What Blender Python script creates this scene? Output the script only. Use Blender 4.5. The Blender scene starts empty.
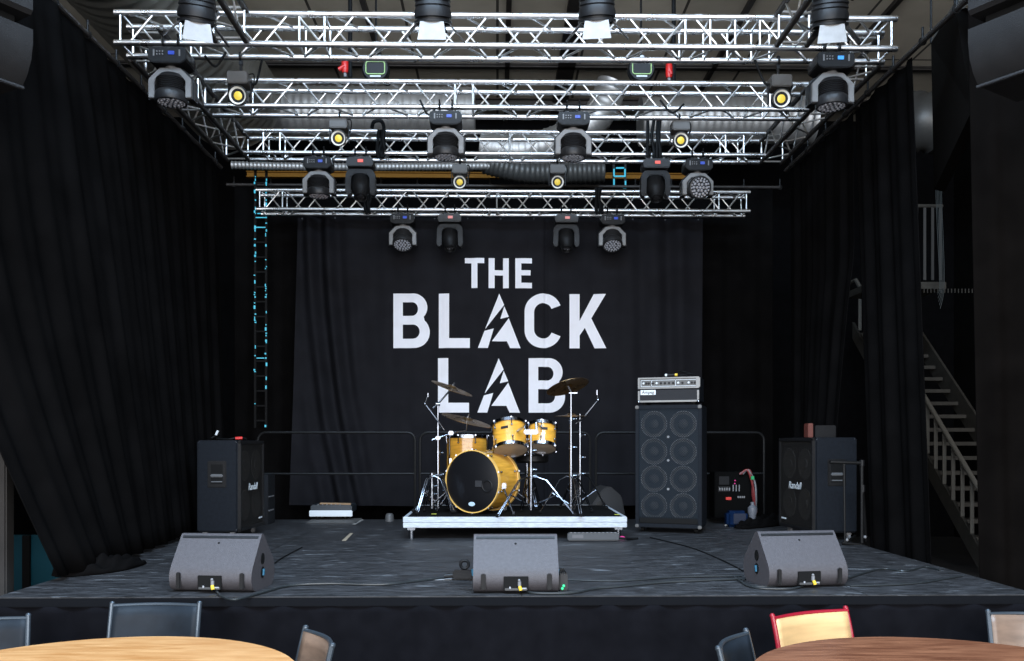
import bpy, bmesh, math, random
from mathutils import Vector, Matrix, Euler
random.seed(7)
SC = bpy.context.scene
COL = SC.collection
PI = math.pi
# ------------------------------------------------------------------ camera
F = 870.0; HY = 443.0; YAW = 0.0167; EYE = 1.68; ST = 0.80   # eye height, stage height
cd = bpy.data.cameras.new('camera'); cam = bpy.data.objects.new('camera', cd); COL.objects.link(cam)
cd.sensor_width = 36; cd.sensor_fit = 'HORIZONTAL'; cd.lens = F / 1024 * 36
cd.shift_y = (HY - 330.5) / 1024
cd.clip_start = 0.05; cd.clip_end = 200
cam.location = (0, 0, EYE); cam.rotation_euler = (PI / 2, 0, -YAW)
SC.camera = cam
def P(px, py, Y):
    u = (px - 512) / F; v = (HY - py) / F
    dx = u * math.cos(YAW) + math.sin(YAW); dy = math.cos(YAW) - u * math.sin(YAW)
    return Vector((Y * dx / dy, Y, EYE + Y * v / dy))
def G(px, py, z=ST):
    u = (px - 512) / F; v = (HY - py) / F
    dx = u * math.cos(YAW) + math.sin(YAW); dy = math.cos(YAW) - u * math.sin(YAW)
    t = (z - EYE) / v
    return Vector((t * dx, t * dy, z))
# ------------------------------------------------------------------ materials
MATS = {}
def mat(name, col, rough=.5, metal=0, noise=0, nscale=8, bump=0, bscale=200, emit=None, estr=1, spec=None, stretch=None, rnoise=0, sheen=0, coat=0):
    if name in MATS: return MATS[name]
    m = bpy.data.materials.new(name); m.use_nodes = True
    nt = m.node_tree; b = nt.nodes['Principled BSDF']
    b.inputs['Base Color'].default_value = (*col, 1); b.inputs['Roughness'].default_value = rough
    b.inputs['Metallic'].default_value = metal
    if spec is not None: b.inputs['Specular IOR Level'].default_value = spec
    if sheen: b.inputs['Sheen Weight'].default_value = sheen
    if coat: b.inputs['Coat Weight'].default_value = coat; b.inputs['Coat Roughness'].default_value = .08
    tc = nt.nodes.new('ShaderNodeTexCoord'); mp = nt.nodes.new('ShaderNodeMapping')
    nt.links.new(tc.outputs['Object'], mp.inputs['Vector'])
    if stretch: mp.inputs['Scale'].default_value = stretch
    if noise or rnoise:
        n = nt.nodes.new('ShaderNodeTexNoise'); n.inputs['Scale'].default_value = nscale; n.inputs['Detail'].default_value = 5
        nt.links.new(mp.outputs[0], n.inputs['Vector'])
        if noise:
            r = nt.nodes.new('ShaderNodeValToRGB'); nt.links.new(n.outputs['Fac'], r.inputs[0])
            r.color_ramp.elements[0].position = .3; r.color_ramp.elements[1].position = .7
            r.color_ramp.elements[0].color = (*[c * (1 - noise) for c in col], 1)
            r.color_ramp.elements[1].color = (*[min(1, c * (1 + noise)) for c in col], 1)
            nt.links.new(r.outputs[0], b.inputs['Base Color'])
        if rnoise:
            mr = nt.nodes.new('ShaderNodeMapRange'); nt.links.new(n.outputs['Fac'], mr.inputs[0])
            mr.inputs[1].default_value = .3; mr.inputs[2].default_value = .7
            mr.inputs[3].default_value = max(.02, rough - rnoise); mr.inputs[4].default_value = min(1, rough + rnoise)
            nt.links.new(mr.outputs[0], b.inputs['Roughness'])
    if bump:
        n2 = nt.nodes.new('ShaderNodeTexNoise'); n2.inputs['Scale'].default_value = bscale
        nt.links.new(tc.outputs['Object'], n2.inputs['Vector'])
        bp = nt.nodes.new('ShaderNodeBump'); bp.inputs['Strength'].default_value = bump; bp.inputs['Distance'].default_value = .003
        nt.links.new(n2.outputs['Fac'], bp.inputs['Height']); nt.links.new(bp.outputs[0], b.inputs['Normal'])
    if emit:
        b.inputs['Emission Color'].default_value = (*emit, 1); b.inputs['Emission Strength'].default_value = estr
    MATS[name] = m
    return m
alu = mat('aluminium', (.80, .80, .80), .30, 1, noise=.08, nscale=6, rnoise=.07)
alu_b = mat('aluminium_brace', (.80, .79, .77), .36, 1, noise=.1, nscale=9)
darkpipe = mat('dark_steel_pipe', (.05, .045, .042), .5, .6, noise=.2)
blk = mat('black_plastic', (.007, .007, .0075), .45, noise=.2, bump=.1, spec=.25)
blk2 = mat('charcoal_plastic', (.016, .016, .017), .42, noise=.15, bump=.1, spec=.4)
yokeg = mat('grey_yoke', (.17, .165, .16), .42, noise=.12, nscale=12)
glassb = mat('dark_lens', (.02, .02, .022), .08, spec=.8)
chrome = mat('chrome', (.27, .285, .32), .17, 1)
chromed = mat('aged_chrome', (.22, .235, .26), .24, 1, noise=.1)
curtain_m = mat('black_drape', (.0042, .0039, .0039), .9, noise=.25, nscale=3, bump=.3, bscale=350, spec=.01)
banner_m = mat('black_banner_cloth', (.0125, .0125, .0150), .8, noise=.15, nscale=4, bump=.2, bscale=300, spec=.06)
white_m = mat('white_print', (.84, .84, .88), .8, noise=.02, spec=.1)
tolex = mat('black_tolex', (.0075, .0095, .013), .65, noise=.2, nscale=40, bump=.6, bscale=260, spec=.12)
wedge_m = mat('textured_wedge_paint', (.056, .051, .055), .55, noise=.12, nscale=60, bump=.7, bscale=220)
rubber = mat('rubber', (.005, .005, .005), .7, spec=.15)
yel = mat('yellow_plastic', (.75, .50, .03), .4)
red = mat('red_plastic', (.55, .015, .012), .4)
redm = mat('red_painted_tube', (.28, .008, .02), .3)
amber = mat('amber_lacquer', (.72, .36, .045), .22, noise=.22, nscale=5, stretch=(1, 1, 9), coat=.6)
amber2 = mat('amber_hoop', (.75, .45, .12), .25, noise=.15, nscale=6, coat=.4)
head_m = mat('tom_underside_skin', (.30, .24, .18), .35, noise=.15)
headw = mat('drum_batter_skin', (.6, .58, .55), .5)
brass = mat('aged_bronze_cymbal', (.22, .135, .06), .32, .9, noise=.35, nscale=14, rnoise=.1)
silver = mat('galvanised_duct', (.55, .54, .52), .5, .8, noise=.15, nscale=5)
duct_w = mat('pale_duct_wrap', (.40, .385, .35), .55, .3, noise=.12)
duct_d = mat('dark_ribbed_duct', (.10, .10, .095), .45, .5)
ochre = mat('ochre_paint', (.26, .12, .02), .7, spec=.1)
cyan = mat('cyan_daylight_glow', (.02, .3, .4), .4, emit=(.06, .42, .58), estr=.8)  # added glow standing in for cyan daylight seen through gaps
blue_disp = mat('blue_display', (.01, .03, .2), .3, emit=(.01, .04, .40), estr=.8)
lblue_disp = mat('bright_blue_display', (.01, .1, .4), .3, emit=(.06, .35, .95), estr=1.0)
red_disp = mat('red_display', (.3, .03, .02), .3, emit=(.9, .10, .05), estr=.8)
pink_disp = mat('pink_red_display', (.3, .1, .1), .3, emit=(.75, .25, .22), estr=.6)
green_led = mat('green_led', (.02, .4, .15), .4, emit=(.05, .9, .35), estr=1)
pink_led = mat('magenta_led', (.3, .02, .12), .4, emit=(.6, .03, .22), estr=.7)
cob = mat('yellow_phosphor', (.9, .62, .06), .4)
refl = mat('white_reflector', (.8, .78, .72), .25)
steel_r = mat('brushed_steel_riser', (.44, .48, .52), .5, .1, noise=.22, nscale=14, stretch=(1, 6, 6))
carpet = mat('black_riser_carpet', (.007, .007, .007), .9, noise=.5, nscale=30, spec=.05)
greym = mat('grey_paint', (.20, .20, .205), .5, noise=.1)
stair_m = mat('grey_stair_steel', (.06, .055, .047), .5, noise=.15, spec=.2)
teal = mat('teal_paint', (.004, .10, .15), .6)
bluebag = mat('blue_nylon', (.003, .012, .040), .8, noise=.2, spec=.05)
whiteb = mat('white_plastic', (.62, .66, .68), .4)
cardb = mat('cardboard', (.35, .22, .12), .7)
blk_metal = mat('black_powder_coat', (.008, .008, .008), .42, spec=.2)
cable_m = mat('black_cable', (.005, .0055, .006), .55, spec=.12)
plate_m = mat('silver_face', (.20, .195, .185), .45, .3, noise=.12)
grillcloth = mat('black_grille_cloth', (.012, .012, .014), .8, bump=.8, bscale=500)
cone_m = mat('speaker_cone_paper', (.062, .056, .050), .7, noise=.2, nscale=25)
ring_m = mat('speaker_ring', (.13, .13, .13), .5)
chair_m = mat('dark_chair_laminate', (.011, .015, .020), .5, noise=.3, spec=.15)
chair_br = mat('brown_plywood', (.17, .11, .075), .4, noise=.2, nscale=4, stretch=(1, 8, 8))
ply = mat('pale_plywood', (.60, .38, .17), .4, noise=.12, nscale=4, stretch=(1, 1, 7))
tubeg = mat('blue_grey_tube', (.06, .075, .09), .3, .5)

def wood(name, c1, c2, rough, sc=1.0):
    m = bpy.data.materials.new(name); m.use_nodes = True; nt = m.node_tree; b = nt.nodes['Principled BSDF']
    tc = nt.nodes.new('ShaderNodeTexCoord'); mp = nt.nodes.new('ShaderNodeMapping'); nt.links.new(tc.outputs['Object'], mp.inputs[0])
    mp.inputs['Scale'].default_value = (1.2 * sc, 9 * sc, 1); mp.inputs['Rotation'].default_value = (0, 0, math.radians(-14))
    n = nt.nodes.new('ShaderNodeTexNoise'); n.inputs['Scale'].default_value = 3.5; n.inputs['Detail'].default_value = 6; n.inputs['Distortion'].default_value = .6
    nt.links.new(mp.outputs[0], n.inputs['Vector'])
    r = nt.nodes.new('ShaderNodeValToRGB'); nt.links.new(n.outputs['Fac'], r.inputs[0])
    r.color_ramp.elements[0].position = .32; r.color_ramp.elements[1].position = .68
    r.color_ramp.elements[0].color = (*c1, 1); r.color_ramp.elements[1].color = (*c2, 1)
    nt.links.new(r.outputs[0], b.inputs['Base Color']); b.inputs['Roughness'].default_value = rough
    return m
oak = wood('light_oak_top', (.44, .190, .058), (.62, .33, .135), .42)
walnut = wood('dark_walnut_top', (.12, .040, .019), (.27, .11, .055), .32)

def stage_mat():
    m = bpy.data.materials.new('worn_black_stage_ply'); m.use_nodes = True; nt = m.node_tree; b = nt.nodes['Principled BSDF']
    L = nt.links.new
    tc = nt.nodes.new('ShaderNodeTexCoord')
    mp = nt.nodes.new('ShaderNodeMapping'); mp.inputs['Scale'].default_value = (1.5, 5.0, 1); L(tc.outputs['Object'], mp.inputs[0])
    n = nt.nodes.new('ShaderNodeTexNoise'); n.inputs['Scale'].default_value = 4.0; n.inputs['Detail'].default_value = 10; n.inputs['Roughness'].default_value = .78
    L(mp.outputs[0], n.inputs['Vector'])
    r = nt.nodes.new('ShaderNodeValToRGB'); L(n.outputs['Fac'], r.inputs[0])
    e = r.color_ramp.elements; e[0].position = .40; e[0].color = (.007, .0072, .008, 1); e[1].position = .66; e[1].color = (.060, .061, .066, 1)
    # scuffs
    n2 = nt.nodes.new('ShaderNodeTexNoise'); n2.inputs['Scale'].default_value = 7; n2.inputs['Detail'].default_value = 8
    mp2 = nt.nodes.new('ShaderNodeMapping'); mp2.inputs['Scale'].default_value = (.7, 1.8, 1); mp2.inputs['Rotation'].default_value = (0, 0, .25)
    L(tc.outputs['Object'], mp2.inputs[0]); L(mp2.outputs[0], n2.inputs['Vector'])
    r2 = nt.nodes.new('ShaderNodeValToRGB'); L(n2.outputs['Fac'], r2.inputs[0])
    e = r2.color_ramp.elements; e[0].position = .62; e[0].color = (0, 0, 0, 1); e[1].position = .74; e[1].color = (1, 1, 1, 1)
    mx = nt.nodes.new('ShaderNodeMix'); mx.data_type = 'RGBA'; L(r2.outputs[0], mx.inputs[0]); L(r.outputs[0], mx.inputs[6]); mx.inputs[7].default_value = (.17, .178, .188, 1)
    # panel joints
    br = nt.nodes.new('ShaderNodeTexBrick'); br.offset = 0; br.inputs['Scale'].default_value = 1; br.inputs['Brick Width'].default_value = 2.0; br.inputs['Row Height'].default_value = 1.0
    br.inputs['Mortar Size'].default_value = .004; br.inputs['Color1'].default_value = (1, 1, 1, 1); br.inputs['Color2'].default_value = (.85, .85, .85, 1); br.inputs['Mortar'].default_value = (.12, .12, .12, 1)
    L(tc.outputs['Object'], br.inputs['Vector'])
    mu = nt.nodes.new('ShaderNodeMix'); mu.data_type = 'RGBA'; mu.blend_type = 'MULTIPLY'; mu.inputs[0].default_value = 1
    L(mx.outputs[2], mu.inputs[6]); L(br.outputs['Color'], mu.inputs[7]); L(mu.outputs[2], b.inputs['Base Color'])
    mr = nt.nodes.new('ShaderNodeMapRange'); L(n.outputs['Fac'], mr.inputs[0]); mr.inputs[3].default_value = .38; mr.inputs[4].default_value = .68
    L(mr.outputs[0], b.inputs['Roughness'])
    bp = nt.nodes.new('ShaderNodeBump'); bp.inputs['Strength'].default_value = .25; bp.inputs['Distance'].default_value = .01; L(n.outputs['Fac'], bp.inputs['Height']); L(bp.outputs[0], b.inputs['Normal'])
    return m
stage_m = stage_mat()

def ceiling_mat():
    m = bpy.data.materials.new('beige_roof_sheeting'); m.use_nodes = True; nt = m.node_tree; b = nt.nodes['Principled BSDF']
    L = nt.links.new; tc = nt.nodes.new('ShaderNodeTexCoord')
    n = nt.nodes.new('ShaderNodeTexNoise'); n.inputs['Scale'].default_value = 1.3; n.inputs['Detail'].default_value = 5; L(tc.outputs['Object'], n.inputs['Vector'])
    r = nt.nodes.new('ShaderNodeValToRGB'); L(n.outputs['Fac'], r.inputs[0])
    e = r.color_ramp.elements; e[0].position = .3; e[0].color = (.52, .47, .38, 1); e[1].position = .7; e[1].color = (.70, .64, .53, 1)
    br = nt.nodes.new('ShaderNodeTexBrick'); br.offset = .0; br.inputs['Scale'].default_value = 1; br.inputs['Brick Width'].default_value = 1.25; br.inputs['Row Height'].default_value = 2.6
    br.inputs['Mortar Size'].default_value = .02; br.inputs['Color1'].default_value = (1, 1, 1, 1); br.inputs['Color2'].default_value = (.8, .8, .8, 1); br.inputs['Mortar'].default_value = (.1, .1, .1, 1)
    L(tc.outputs['Object'], br.inputs['Vector'])
    mu = nt.nodes.new('ShaderNodeMix'); mu.data_type = 'RGBA'; mu.blend_type = 'MULTIPLY'; mu.inputs[0].default_value = 1
    L(r.outputs[0], mu.inputs[6]); L(br.outputs['Color'], mu.inputs[7]); L(mu.outputs[2], b.inputs['Base Color'])
    b.inputs['Roughness'].default_value = .8
    return m

def grille_mat(name, col, scale, hole):
    m = bpy.data.materials.new(name); m.use_nodes = True; nt = m.node_tree; b = nt.nodes['Principled BSDF']; L = nt.links.new
    b.inputs['Base Color'].default_value = (*col, 1); b.inputs['Roughness'].default_value = .55; b.inputs['Specular IOR Level'].default_value = .12
    tc = nt.nodes.new('ShaderNodeTexCoord'); mp = nt.nodes.new('ShaderNodeMapping'); mp.inputs['Rotation'].default_value = (0, PI / 4, 0); mp.inputs['Scale'].default_value = (scale, scale, scale)
    L(tc.outputs['Object'], mp.inputs[0])
    sx = nt.nodes.new('ShaderNodeSeparateXYZ'); L(mp.outputs[0], sx.inputs[0])
    outs = []
    for ax in ('X', 'Z'):
        fr = nt.nodes.new('ShaderNodeMath'); fr.operation = 'FRACT'; L(sx.outputs[ax], fr.inputs[0])
        gt = nt.nodes.new('ShaderNodeMath'); gt.operation = 'GREATER_THAN'; gt.inputs[1].default_value = hole; L(fr.outputs[0], gt.inputs[0]); outs.append(gt)
    mxx = nt.nodes.new('ShaderNodeMath'); mxx.operation = 'MAXIMUM'; L(outs[0].outputs[0], mxx.inputs[0]); L(outs[1].outputs[0], mxx.inputs[1])
    L(mxx.outputs[0], b.inputs['Alpha'])
    return m
grille_bass = grille_mat('blue_black_wire_grille', (.007, .015, .024), 60, .74)
grille_gtr = grille_mat('black_wire_grille', (.022, .020, .018), 55, .76)

# ------------------------------------------------------------------ mesh builder
def rotm(rx=0, ry=0, rz=0): return Euler((rx, ry, rz)).to_matrix().to_4x4()
def align(d):
    d = Vector(d).normalized()
    return d.to_track_quat('Z', 'Y').to_matrix().to_4x4()
SPLIT = {'clamp', 'coupling', 'rubber_skid', 'corner_protector', 'caster', 'corner_screw', 'grille_screw', 'foot', 'socket_mark', 'switch', 'button', 'eyelet', 'support_leg', 'foot_plate', 'latch', 'suspension_cable',
         'knob', 'daylight_glimpse', 'tuning_lug', 'fin', 'collar', 'marking', 'green_light', 'pink_light', 'handle', 'side_strip', 'socket_panel', 'arm_clamp', 'joint', 'foot_knob', 'edge_trim', 'fringe', 'cable', 'boom_arm', 'side_arm', 'bracket'}
class MB:
    def __init__(s): s.bm = bmesh.new()
    def _add(s, t, M):
        bmesh.ops.transform(t, matrix=M, verts=t.verts)
        me = bpy.data.meshes.new('tmp'); t.to_mesh(me); t.free(); s.bm.from_mesh(me); bpy.data.meshes.remove(me); return s
    def box(s, c, d, bev=0, M=None, seg=2):
        t = bmesh.new(); bmesh.ops.create_cube(t, size=1); bmesh.ops.scale(t, vec=d, verts=t.verts)
        if bev: bmesh.ops.bevel(t, geom=t.edges[:], offset=min(bev, min(d) * .45), segments=seg, affect='EDGES')
        return s._add(t, Matrix.Translation(c) @ (M or Matrix()))
    def cyl(s, a, b, r, seg=12, r2=None, caps=True):
        a = Vector(a); b = Vector(b); t = bmesh.new()
        bmesh.ops.create_cone(t, cap_ends=caps, segments=seg, radius1=r, radius2=r if r2 is None else r2, depth=(b - a).length)
        return s._add(t, Matrix.Translation((a + b) / 2) @ align(b - a))
    def sph(s, c, r, sc=(1, 1, 1), seg=16, M=None):
        t = bmesh.new(); bmesh.ops.create_uvsphere(t, u_segments=seg, v_segments=seg // 2, radius=r)
        return s._add(t, Matrix.Translation(c) @ (M or Matrix()) @ Matrix.Diagonal((*sc, 1)))
    def lathe(s, prof, M=None, seg=28, closed=False):
        t = bmesh.new(); rings = []
        for (r, z) in prof:
            rings.append([t.verts.new((r * math.cos(2 * PI * k / seg), r * math.sin(2 * PI * k / seg), z)) for k in range(seg)] if r > 1e-6 else [t.verts.new((0, 0, z))])
        prs = list(zip(rings[:-1], rings[1:])) + ([(rings[-1], rings[0])] if closed else [])
        for A, B in prs:
            for k in range(seg):
                k2 = (k + 1) % seg
                if len(A) == 1 and len(B) == 1: continue
                if len(A) == 1: t.faces.new((A[0], B[k], B[k2]))
                elif len(B) == 1: t.faces.new((A[k], A[k2], B[0]))
                else: t.faces.new((A[k], A[k2], B[k2], B[k]))
        bmesh.ops.recalc_face_normals(t, faces=t.faces)
        return s._add(t, M or Matrix())
    def torus(s, M, R, r, seg=28, rs=8):
        return s.lathe([(R + r * math.cos(2 * PI * k / rs), r * math.sin(2 * PI * k / rs)) for k in range(rs)], M, seg, closed=True)
    def prism(s, poly, d0, d1, M=None, bev=0):
        """poly in local XZ, extruded along Y from d0 to d1"""
        t = bmesh.new(); f = t.faces.new([t.verts.new((x, d0, z)) for x, z in poly])
        r = bmesh.ops.extrude_face_region(t, geom=[f]); vs = [g for g in r['geom'] if isinstance(g, bmesh.types.BMVert)]
        bmesh.ops.translate(t, vec=(0, d1 - d0, 0), verts=vs)
        if bev: bmesh.ops.bevel(t, geom=[e for e in t.edges], offset=bev, segments=2, affect='EDGES')
        bmesh.ops.recalc_face_normals(t, faces=t.faces)
        return s._add(t, M or Matrix())
    def tube(s, pts, r, seg=8, closed=False):
        pts = [Vector(p) for p in pts]; t = bmesh.new(); rings = []; n = len(pts); up = None
        for i, p in enumerate(pts):
            a = pts[i - 1] if i > 0 else (pts[-1] if closed else p); b = pts[i + 1] if i < n - 1 else (pts[0] if closed else p)
            d = (b - a).normalized()
            if up is None: up = d.orthogonal().normalized()
            up = (up - d * up.dot(d)).normalized(); w = d.cross(up)
            rr = r[i] if isinstance(r, (list, tuple)) else r
            rings.append([t.verts.new(p + (up * math.cos(2 * PI * k / seg) + w * math.sin(2 * PI * k / seg)) * rr) for k in range(seg)])
        m = n if closed else n - 1
        for i in range(m):
            A = rings[i]; B = rings[(i + 1) % n]
            for k in range(seg):
                k2 = (k + 1) % seg; t.faces.new((A[k], A[k2], B[k2], B[k]))
        if not closed: t.faces.new(rings[0][::-1]); t.faces.new(rings[-1])
        bmesh.ops.recalc_face_normals(t, faces=t.faces)
        return s._add(t, Matrix())
    def islands(s):
        bm = s.bm; bm.verts.ensure_lookup_table(); seen = set(); out = []
        for v in bm.verts:
            if v.index in seen: continue
            st_ = [v]; seen.add(v.index); g = []
            while st_:
                a = st_.pop(); g.append(a)
                for e in a.link_edges:
                    o_ = e.other_vert(a)
                    if o_.index not in seen: seen.add(o_.index); st_.append(o_)
            lo_ = Vector([min(q.co[i] for q in g) for i in range(3)]); hi_ = Vector([max(q.co[i] for q in g) for i in range(3)])
            out.append([lo_, hi_, g])
        ch = True
        while ch:
            ch = False
            for i in range(len(out)):
                for j in range(i + 1, len(out)):
                    a, b = out[i], out[j]
                    if all(a[0][k] <= b[1][k] + .002 and b[0][k] <= a[1][k] + .002 for k in range(3)):
                        a[0] = Vector([min(a[0][k], b[0][k]) for k in range(3)]); a[1] = Vector([max(a[1][k], b[1][k]) for k in range(3)]); a[2] += b[2]; del out[j]; ch = True; break
                if ch: break
        return [o_[2] for o_ in out]
    def build(s, name, m, parent=None, smooth=35, solid=0):
        if parent is not None and name in SPLIT:
            s.bm.verts.index_update(); isl = s.islands()
            if len(isl) > 1:
                idx = [set(v.index for v in g) for g in isl]; last = None
                for g in idx:
                    n = MB(); n.bm.free(); n.bm = s.bm.copy(); n.bm.verts.ensure_lookup_table()
                    bmesh.ops.delete(n.bm, geom=[v for v in n.bm.verts if v.index not in g], context='VERTS')
                    last = n._build(name, m, parent, smooth, solid)
                s.bm.free(); return last
        return s._build(name, m, parent, smooth, solid)
    def _build(s, name, m, parent=None, smooth=35, solid=0):
        me = bpy.data.meshes.new(name); s.bm.to_mesh(me); s.bm.free()
        if smooth:
            for p in me.polygons: p.use_smooth = True
            me.set_sharp_from_angle(angle=math.radians(smooth))
        me.materials.append(m)
        o = bpy.data.objects.new(name, me); COL.objects.link(o)
        if parent is not None: o.parent = parent
        if solid:
            md = o.modifiers.new('thickness', 'SOLIDIFY'); md.thickness = solid; md.offset = 0
        return o
def tag(o, label, cat, group=None, kind=None):
    o['label'] = label; o['category'] = cat
    if group: o['group'] = group
    if kind: o['kind'] = kind
    return o
def thing(name, label, cat, loc=(0, 0, 0), rz=0, group=None, rot=None):
    o = bpy.data.objects.new(name, None); COL.objects.link(o); o.empty_display_size = .1
    o.location = loc; o.rotation_euler = rot or (0, 0, rz); return tag(o, label, cat, group)
def struct(o): o['kind'] = 'structure'; return o
def kids(o): return KID.get(o.name, None)
def copy_tree(o, parent=None):
    c = o.copy(); COL.objects.link(c)
    if parent is not None: c.parent = parent
    for ch in [x for x in bpy.data.objects if x.parent == o]: copy_tree(ch, c)
    return c
def dup(o, label, loc, rz=None, group=None):
    c = copy_tree(o); c.location = loc
    if rz is not None: c.rotation_euler = (0, 0, rz)
    c['label'] = label
    if group: c['group'] = group
    return c
def smoothpath(pts, n=8):
    pts = [Vector(p) for p in pts]; out = []
    for i in range(len(pts) - 1):
        p0 = pts[max(i - 1, 0)]; p1 = pts[i]; p2 = pts[i + 1]; p3 = pts[min(i + 2, len(pts) - 1)]
        for k in range(n):
            t = k / n
            out.append(.5 * ((2 * p1) + (p2 - p0) * t + (2 * p0 - 5 * p1 + 4 * p2 - p3) * t * t + (3 * p1 - p0 - 3 * p2 + p3) * t ** 3))
    out.append(pts[-1]); return out
def text_mesh(txt, size, M, name, m, parent, ext=.001, shear=0, bold=0):
    cu = bpy.data.curves.new('t', 'FONT'); cu.body = txt; cu.size = size; cu.extrude = ext; cu.align_x = 'CENTER'; cu.align_y = 'CENTER'; cu.shear = shear; cu.offset = bold
    o = bpy.data.objects.new('t', cu); COL.objects.link(o)
    bpy.context.view_layer.update()
    me = bpy.data.meshes.new_from_object(o.evaluated_get(bpy.context.evaluated_depsgraph_get()))
    bpy.data.objects.remove(o); bpy.data.curves.remove(cu)
    me.transform(M); me.materials.clear(); me.materials.append(m)
    q = bpy.data.objects.new(name, me); COL.objects.link(q); q.parent = parent; return q
FACE = rotm(PI / 2, 0, 0)   # text lying in XY -> standing, facing -Y
def bez2(a, b): pass

# ================================================================== SETTING
SX0, SX1, SY0, SY1 = -2.87, 3.15, 5.0, 10.05
floor_m = mat('dark_concrete_floor', (.035, .033, .032), .55, noise=.3, nscale=3)
wallb_m = mat('black_painted_wall', (.004, .004, .0045), .85, noise=.2, spec=.03)
walld_m = mat('dark_grey_wall', (.018, .016, .0145), .8, noise=.2)
CZ = 7.45
o = MB().box((1, 6, -.05), (16, 22, .1)).build('floor', floor_m); struct(o)
o = MB().box((1, 9.7, CZ + .1), (15, 12.6, .2)).build('ceiling', ceiling_mat()); struct(o)
o = MB().box((1, 15.6, CZ / 2), (14.4, .2, CZ)).build('wall_back', wallb_m); struct(o)
o = MB().box((8.3, 9.7, CZ / 2), (.2, 12, CZ)).build('wall_right', mat('dark_brown_wall', (.006, .0055, .005), .85, noise=.2, spec=.05)); struct(o)
o = MB().box((-6.3, 9.7, CZ / 2), (.2, 12, CZ)).build('wall_left', wallb_m); struct(o)
# beige cladding band on the rear wall top, with steel roof beams under the roof
for i, (y, h, w) in enumerate([(13.25, .05, .09), (14.6, .10, .14)]):
    b = MB(); b.box((1, y, CZ - .012), (14.2, w, .024)); b.box((1, y, CZ - h / 2), (14.2, .02, h)); b.box((1, y, CZ - h), (14.2, w, .02))
    struct(b.build('trim_%d' % (i + 1), darkpipe))
for i, x in enumerate([-4.3, -1.75, 0.15, 1.05, 3.3, 5.2]):
    b = MB(); w = .26 if i == 3 else .07; b.box((x, 9.7, CZ - .03), (w, 11.6, .06))
    struct(b.build('trim_%d' % (i + 3), darkpipe))

# stage
st = thing('stage_platform', 'low wide black stage with worn plywood deck and black skirt', 'stage', ((SX0 + SX1) / 2, SY0, 0))
W = SX1 - SX0; D = SY1 - SY0
MB().box((0, D / 2, ST - .03), (W, D, .06), .004).build('deck', stage_m, st)
# skirt of gently pleated cloth round the front and sides
b = MB(); bm = b.bm
path = []
n = 260
for k in range(n + 1):
    x = -W / 2 + W * k / n; path.append((x, -.012 - .008 * math.sin(k * .55) * (1 + .5 * math.sin(k * .13))))
for k in range(1, 60): path.append((W / 2 + .01 + .008 * math.sin(k * .6), D * k / 60))
rows = [(ST - .05, 0), (ST - .09, .6), (.4, 1), (.01, 1.3)]
vs = [[bm.verts.new((x, y if abs(y) > .2 or a < .1 else (-.012 + (y + .012) * a), z)) for (x, y) in path] for z, a in rows]
for r in range(3):
    for k in range(len(path) - 1): bm.faces.new((vs[r][k], vs[r][k + 1], vs[r + 1][k + 1], vs[r + 1][k]))
b.build('skirt', mat('stage_skirt_cloth', (.0055, .0055, .007), .9, noise=.2, spec=.03), st, smooth=60, solid=.004)
b = MB()
for x in (-2.5, -1, .5, 2): 
    for y in (.5, 2.5, 4.5): b.cyl((x, y, 0), (x, y, ST - .06), .03)
b.build('support_leg', blk_metal, st)
b = MB(); b.box((0, -.012, ST - .03), (W + .01, .022, .05), .006); b.build('edge_strip', mat('stage_edge_paint', (.006, .0065, .008), .8, spec=.05), st)

# ================================================================== TRUSSES
TW = .24
chord_cache = {}; mesh_cache = {}
def cylmesh(L, r, m, name, seg=12):
    key = (round(L, 4), r, m.name)
    if key in mesh_cache: return mesh_cache[key]
    o = MB().cyl((0, 0, 0), (0, 0, L), r, seg).build(name, m); me = o.data; bpy.data.objects.remove(o)
    mesh_cache[key] = me; return me
def rod(name, a, b, r, m, parent, seg=12):
    a = Vector(a); b = Vector(b); me = cylmesh((b - a).length, r, m, name, seg)
    o = bpy.data.objects.new(name, me); COL.objects.link(o); o.parent = parent
    o.matrix_local = Matrix.Translation(a) @ align(b - a); return o
def truss(label, loc, L, rz=0, joints=(), uprights=(), group='aluminium box trusses of the lighting rig', faces='FBbt', cm=alu, diag0=0, endup=True):
    t = thing('lighting_truss', label, 'truss', loc, rz, group)
    cr = .0245; br = .0092
    for y in (0, TW):
        for z in (0, TW): rod('chord', (0, y, z), (L, y, z), cr, cm, t, 16)
    P_ = .53; n = int((L - .1) / (P_ / 2)); off = (L - n * P_ / 2) / 2
    def pt(face, x, v):
        return {'F': (x, 0, v * TW), 'B': (x, TW, v * TW), 'b': (x, v * TW, 0), 't': (x, v * TW, TW)}[face]
    for fi, f in enumerate(faces):
        for k in range(n):
            if f == 't' and k % 2: continue
            x0 = off + k * P_ / 2 + .033; x1 = off + (k + 1) * P_ / 2 - .033
            up = (k + diag0 + (1 if f in 'B' else 0)) % 2
            rod('brace', pt(f, x0, 0 if up == 0 else 1), pt(f, x1, 1 if up == 0 else 0), br, alu_b, t, 8)
    ups = list(uprights)
    if endup: ups += [.045, L - .045]
    for x in ups:
        for y in (0, TW): rod('upright', (x, y, 0), (x, y, TW), br * 1.1, alu_b, t, 8)
        for z in (0, TW): rod('upright', (x, 0, z), (x, TW, z), br * 1.1, alu_b, t, 8)
    for x in joints:
        b = MB()
        for y in (0, TW):
            for z in (0, TW): b.cyl((x - .03, y, z), (x + .03, y, z), .0275, 12)
        b.build('coupling', alu, t)
    return t
ZB = EYE + 3.178      # bottom chord level
YT = [6.96, 8.24, 9.56]
XL = -3.04; XR = 3.22
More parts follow.
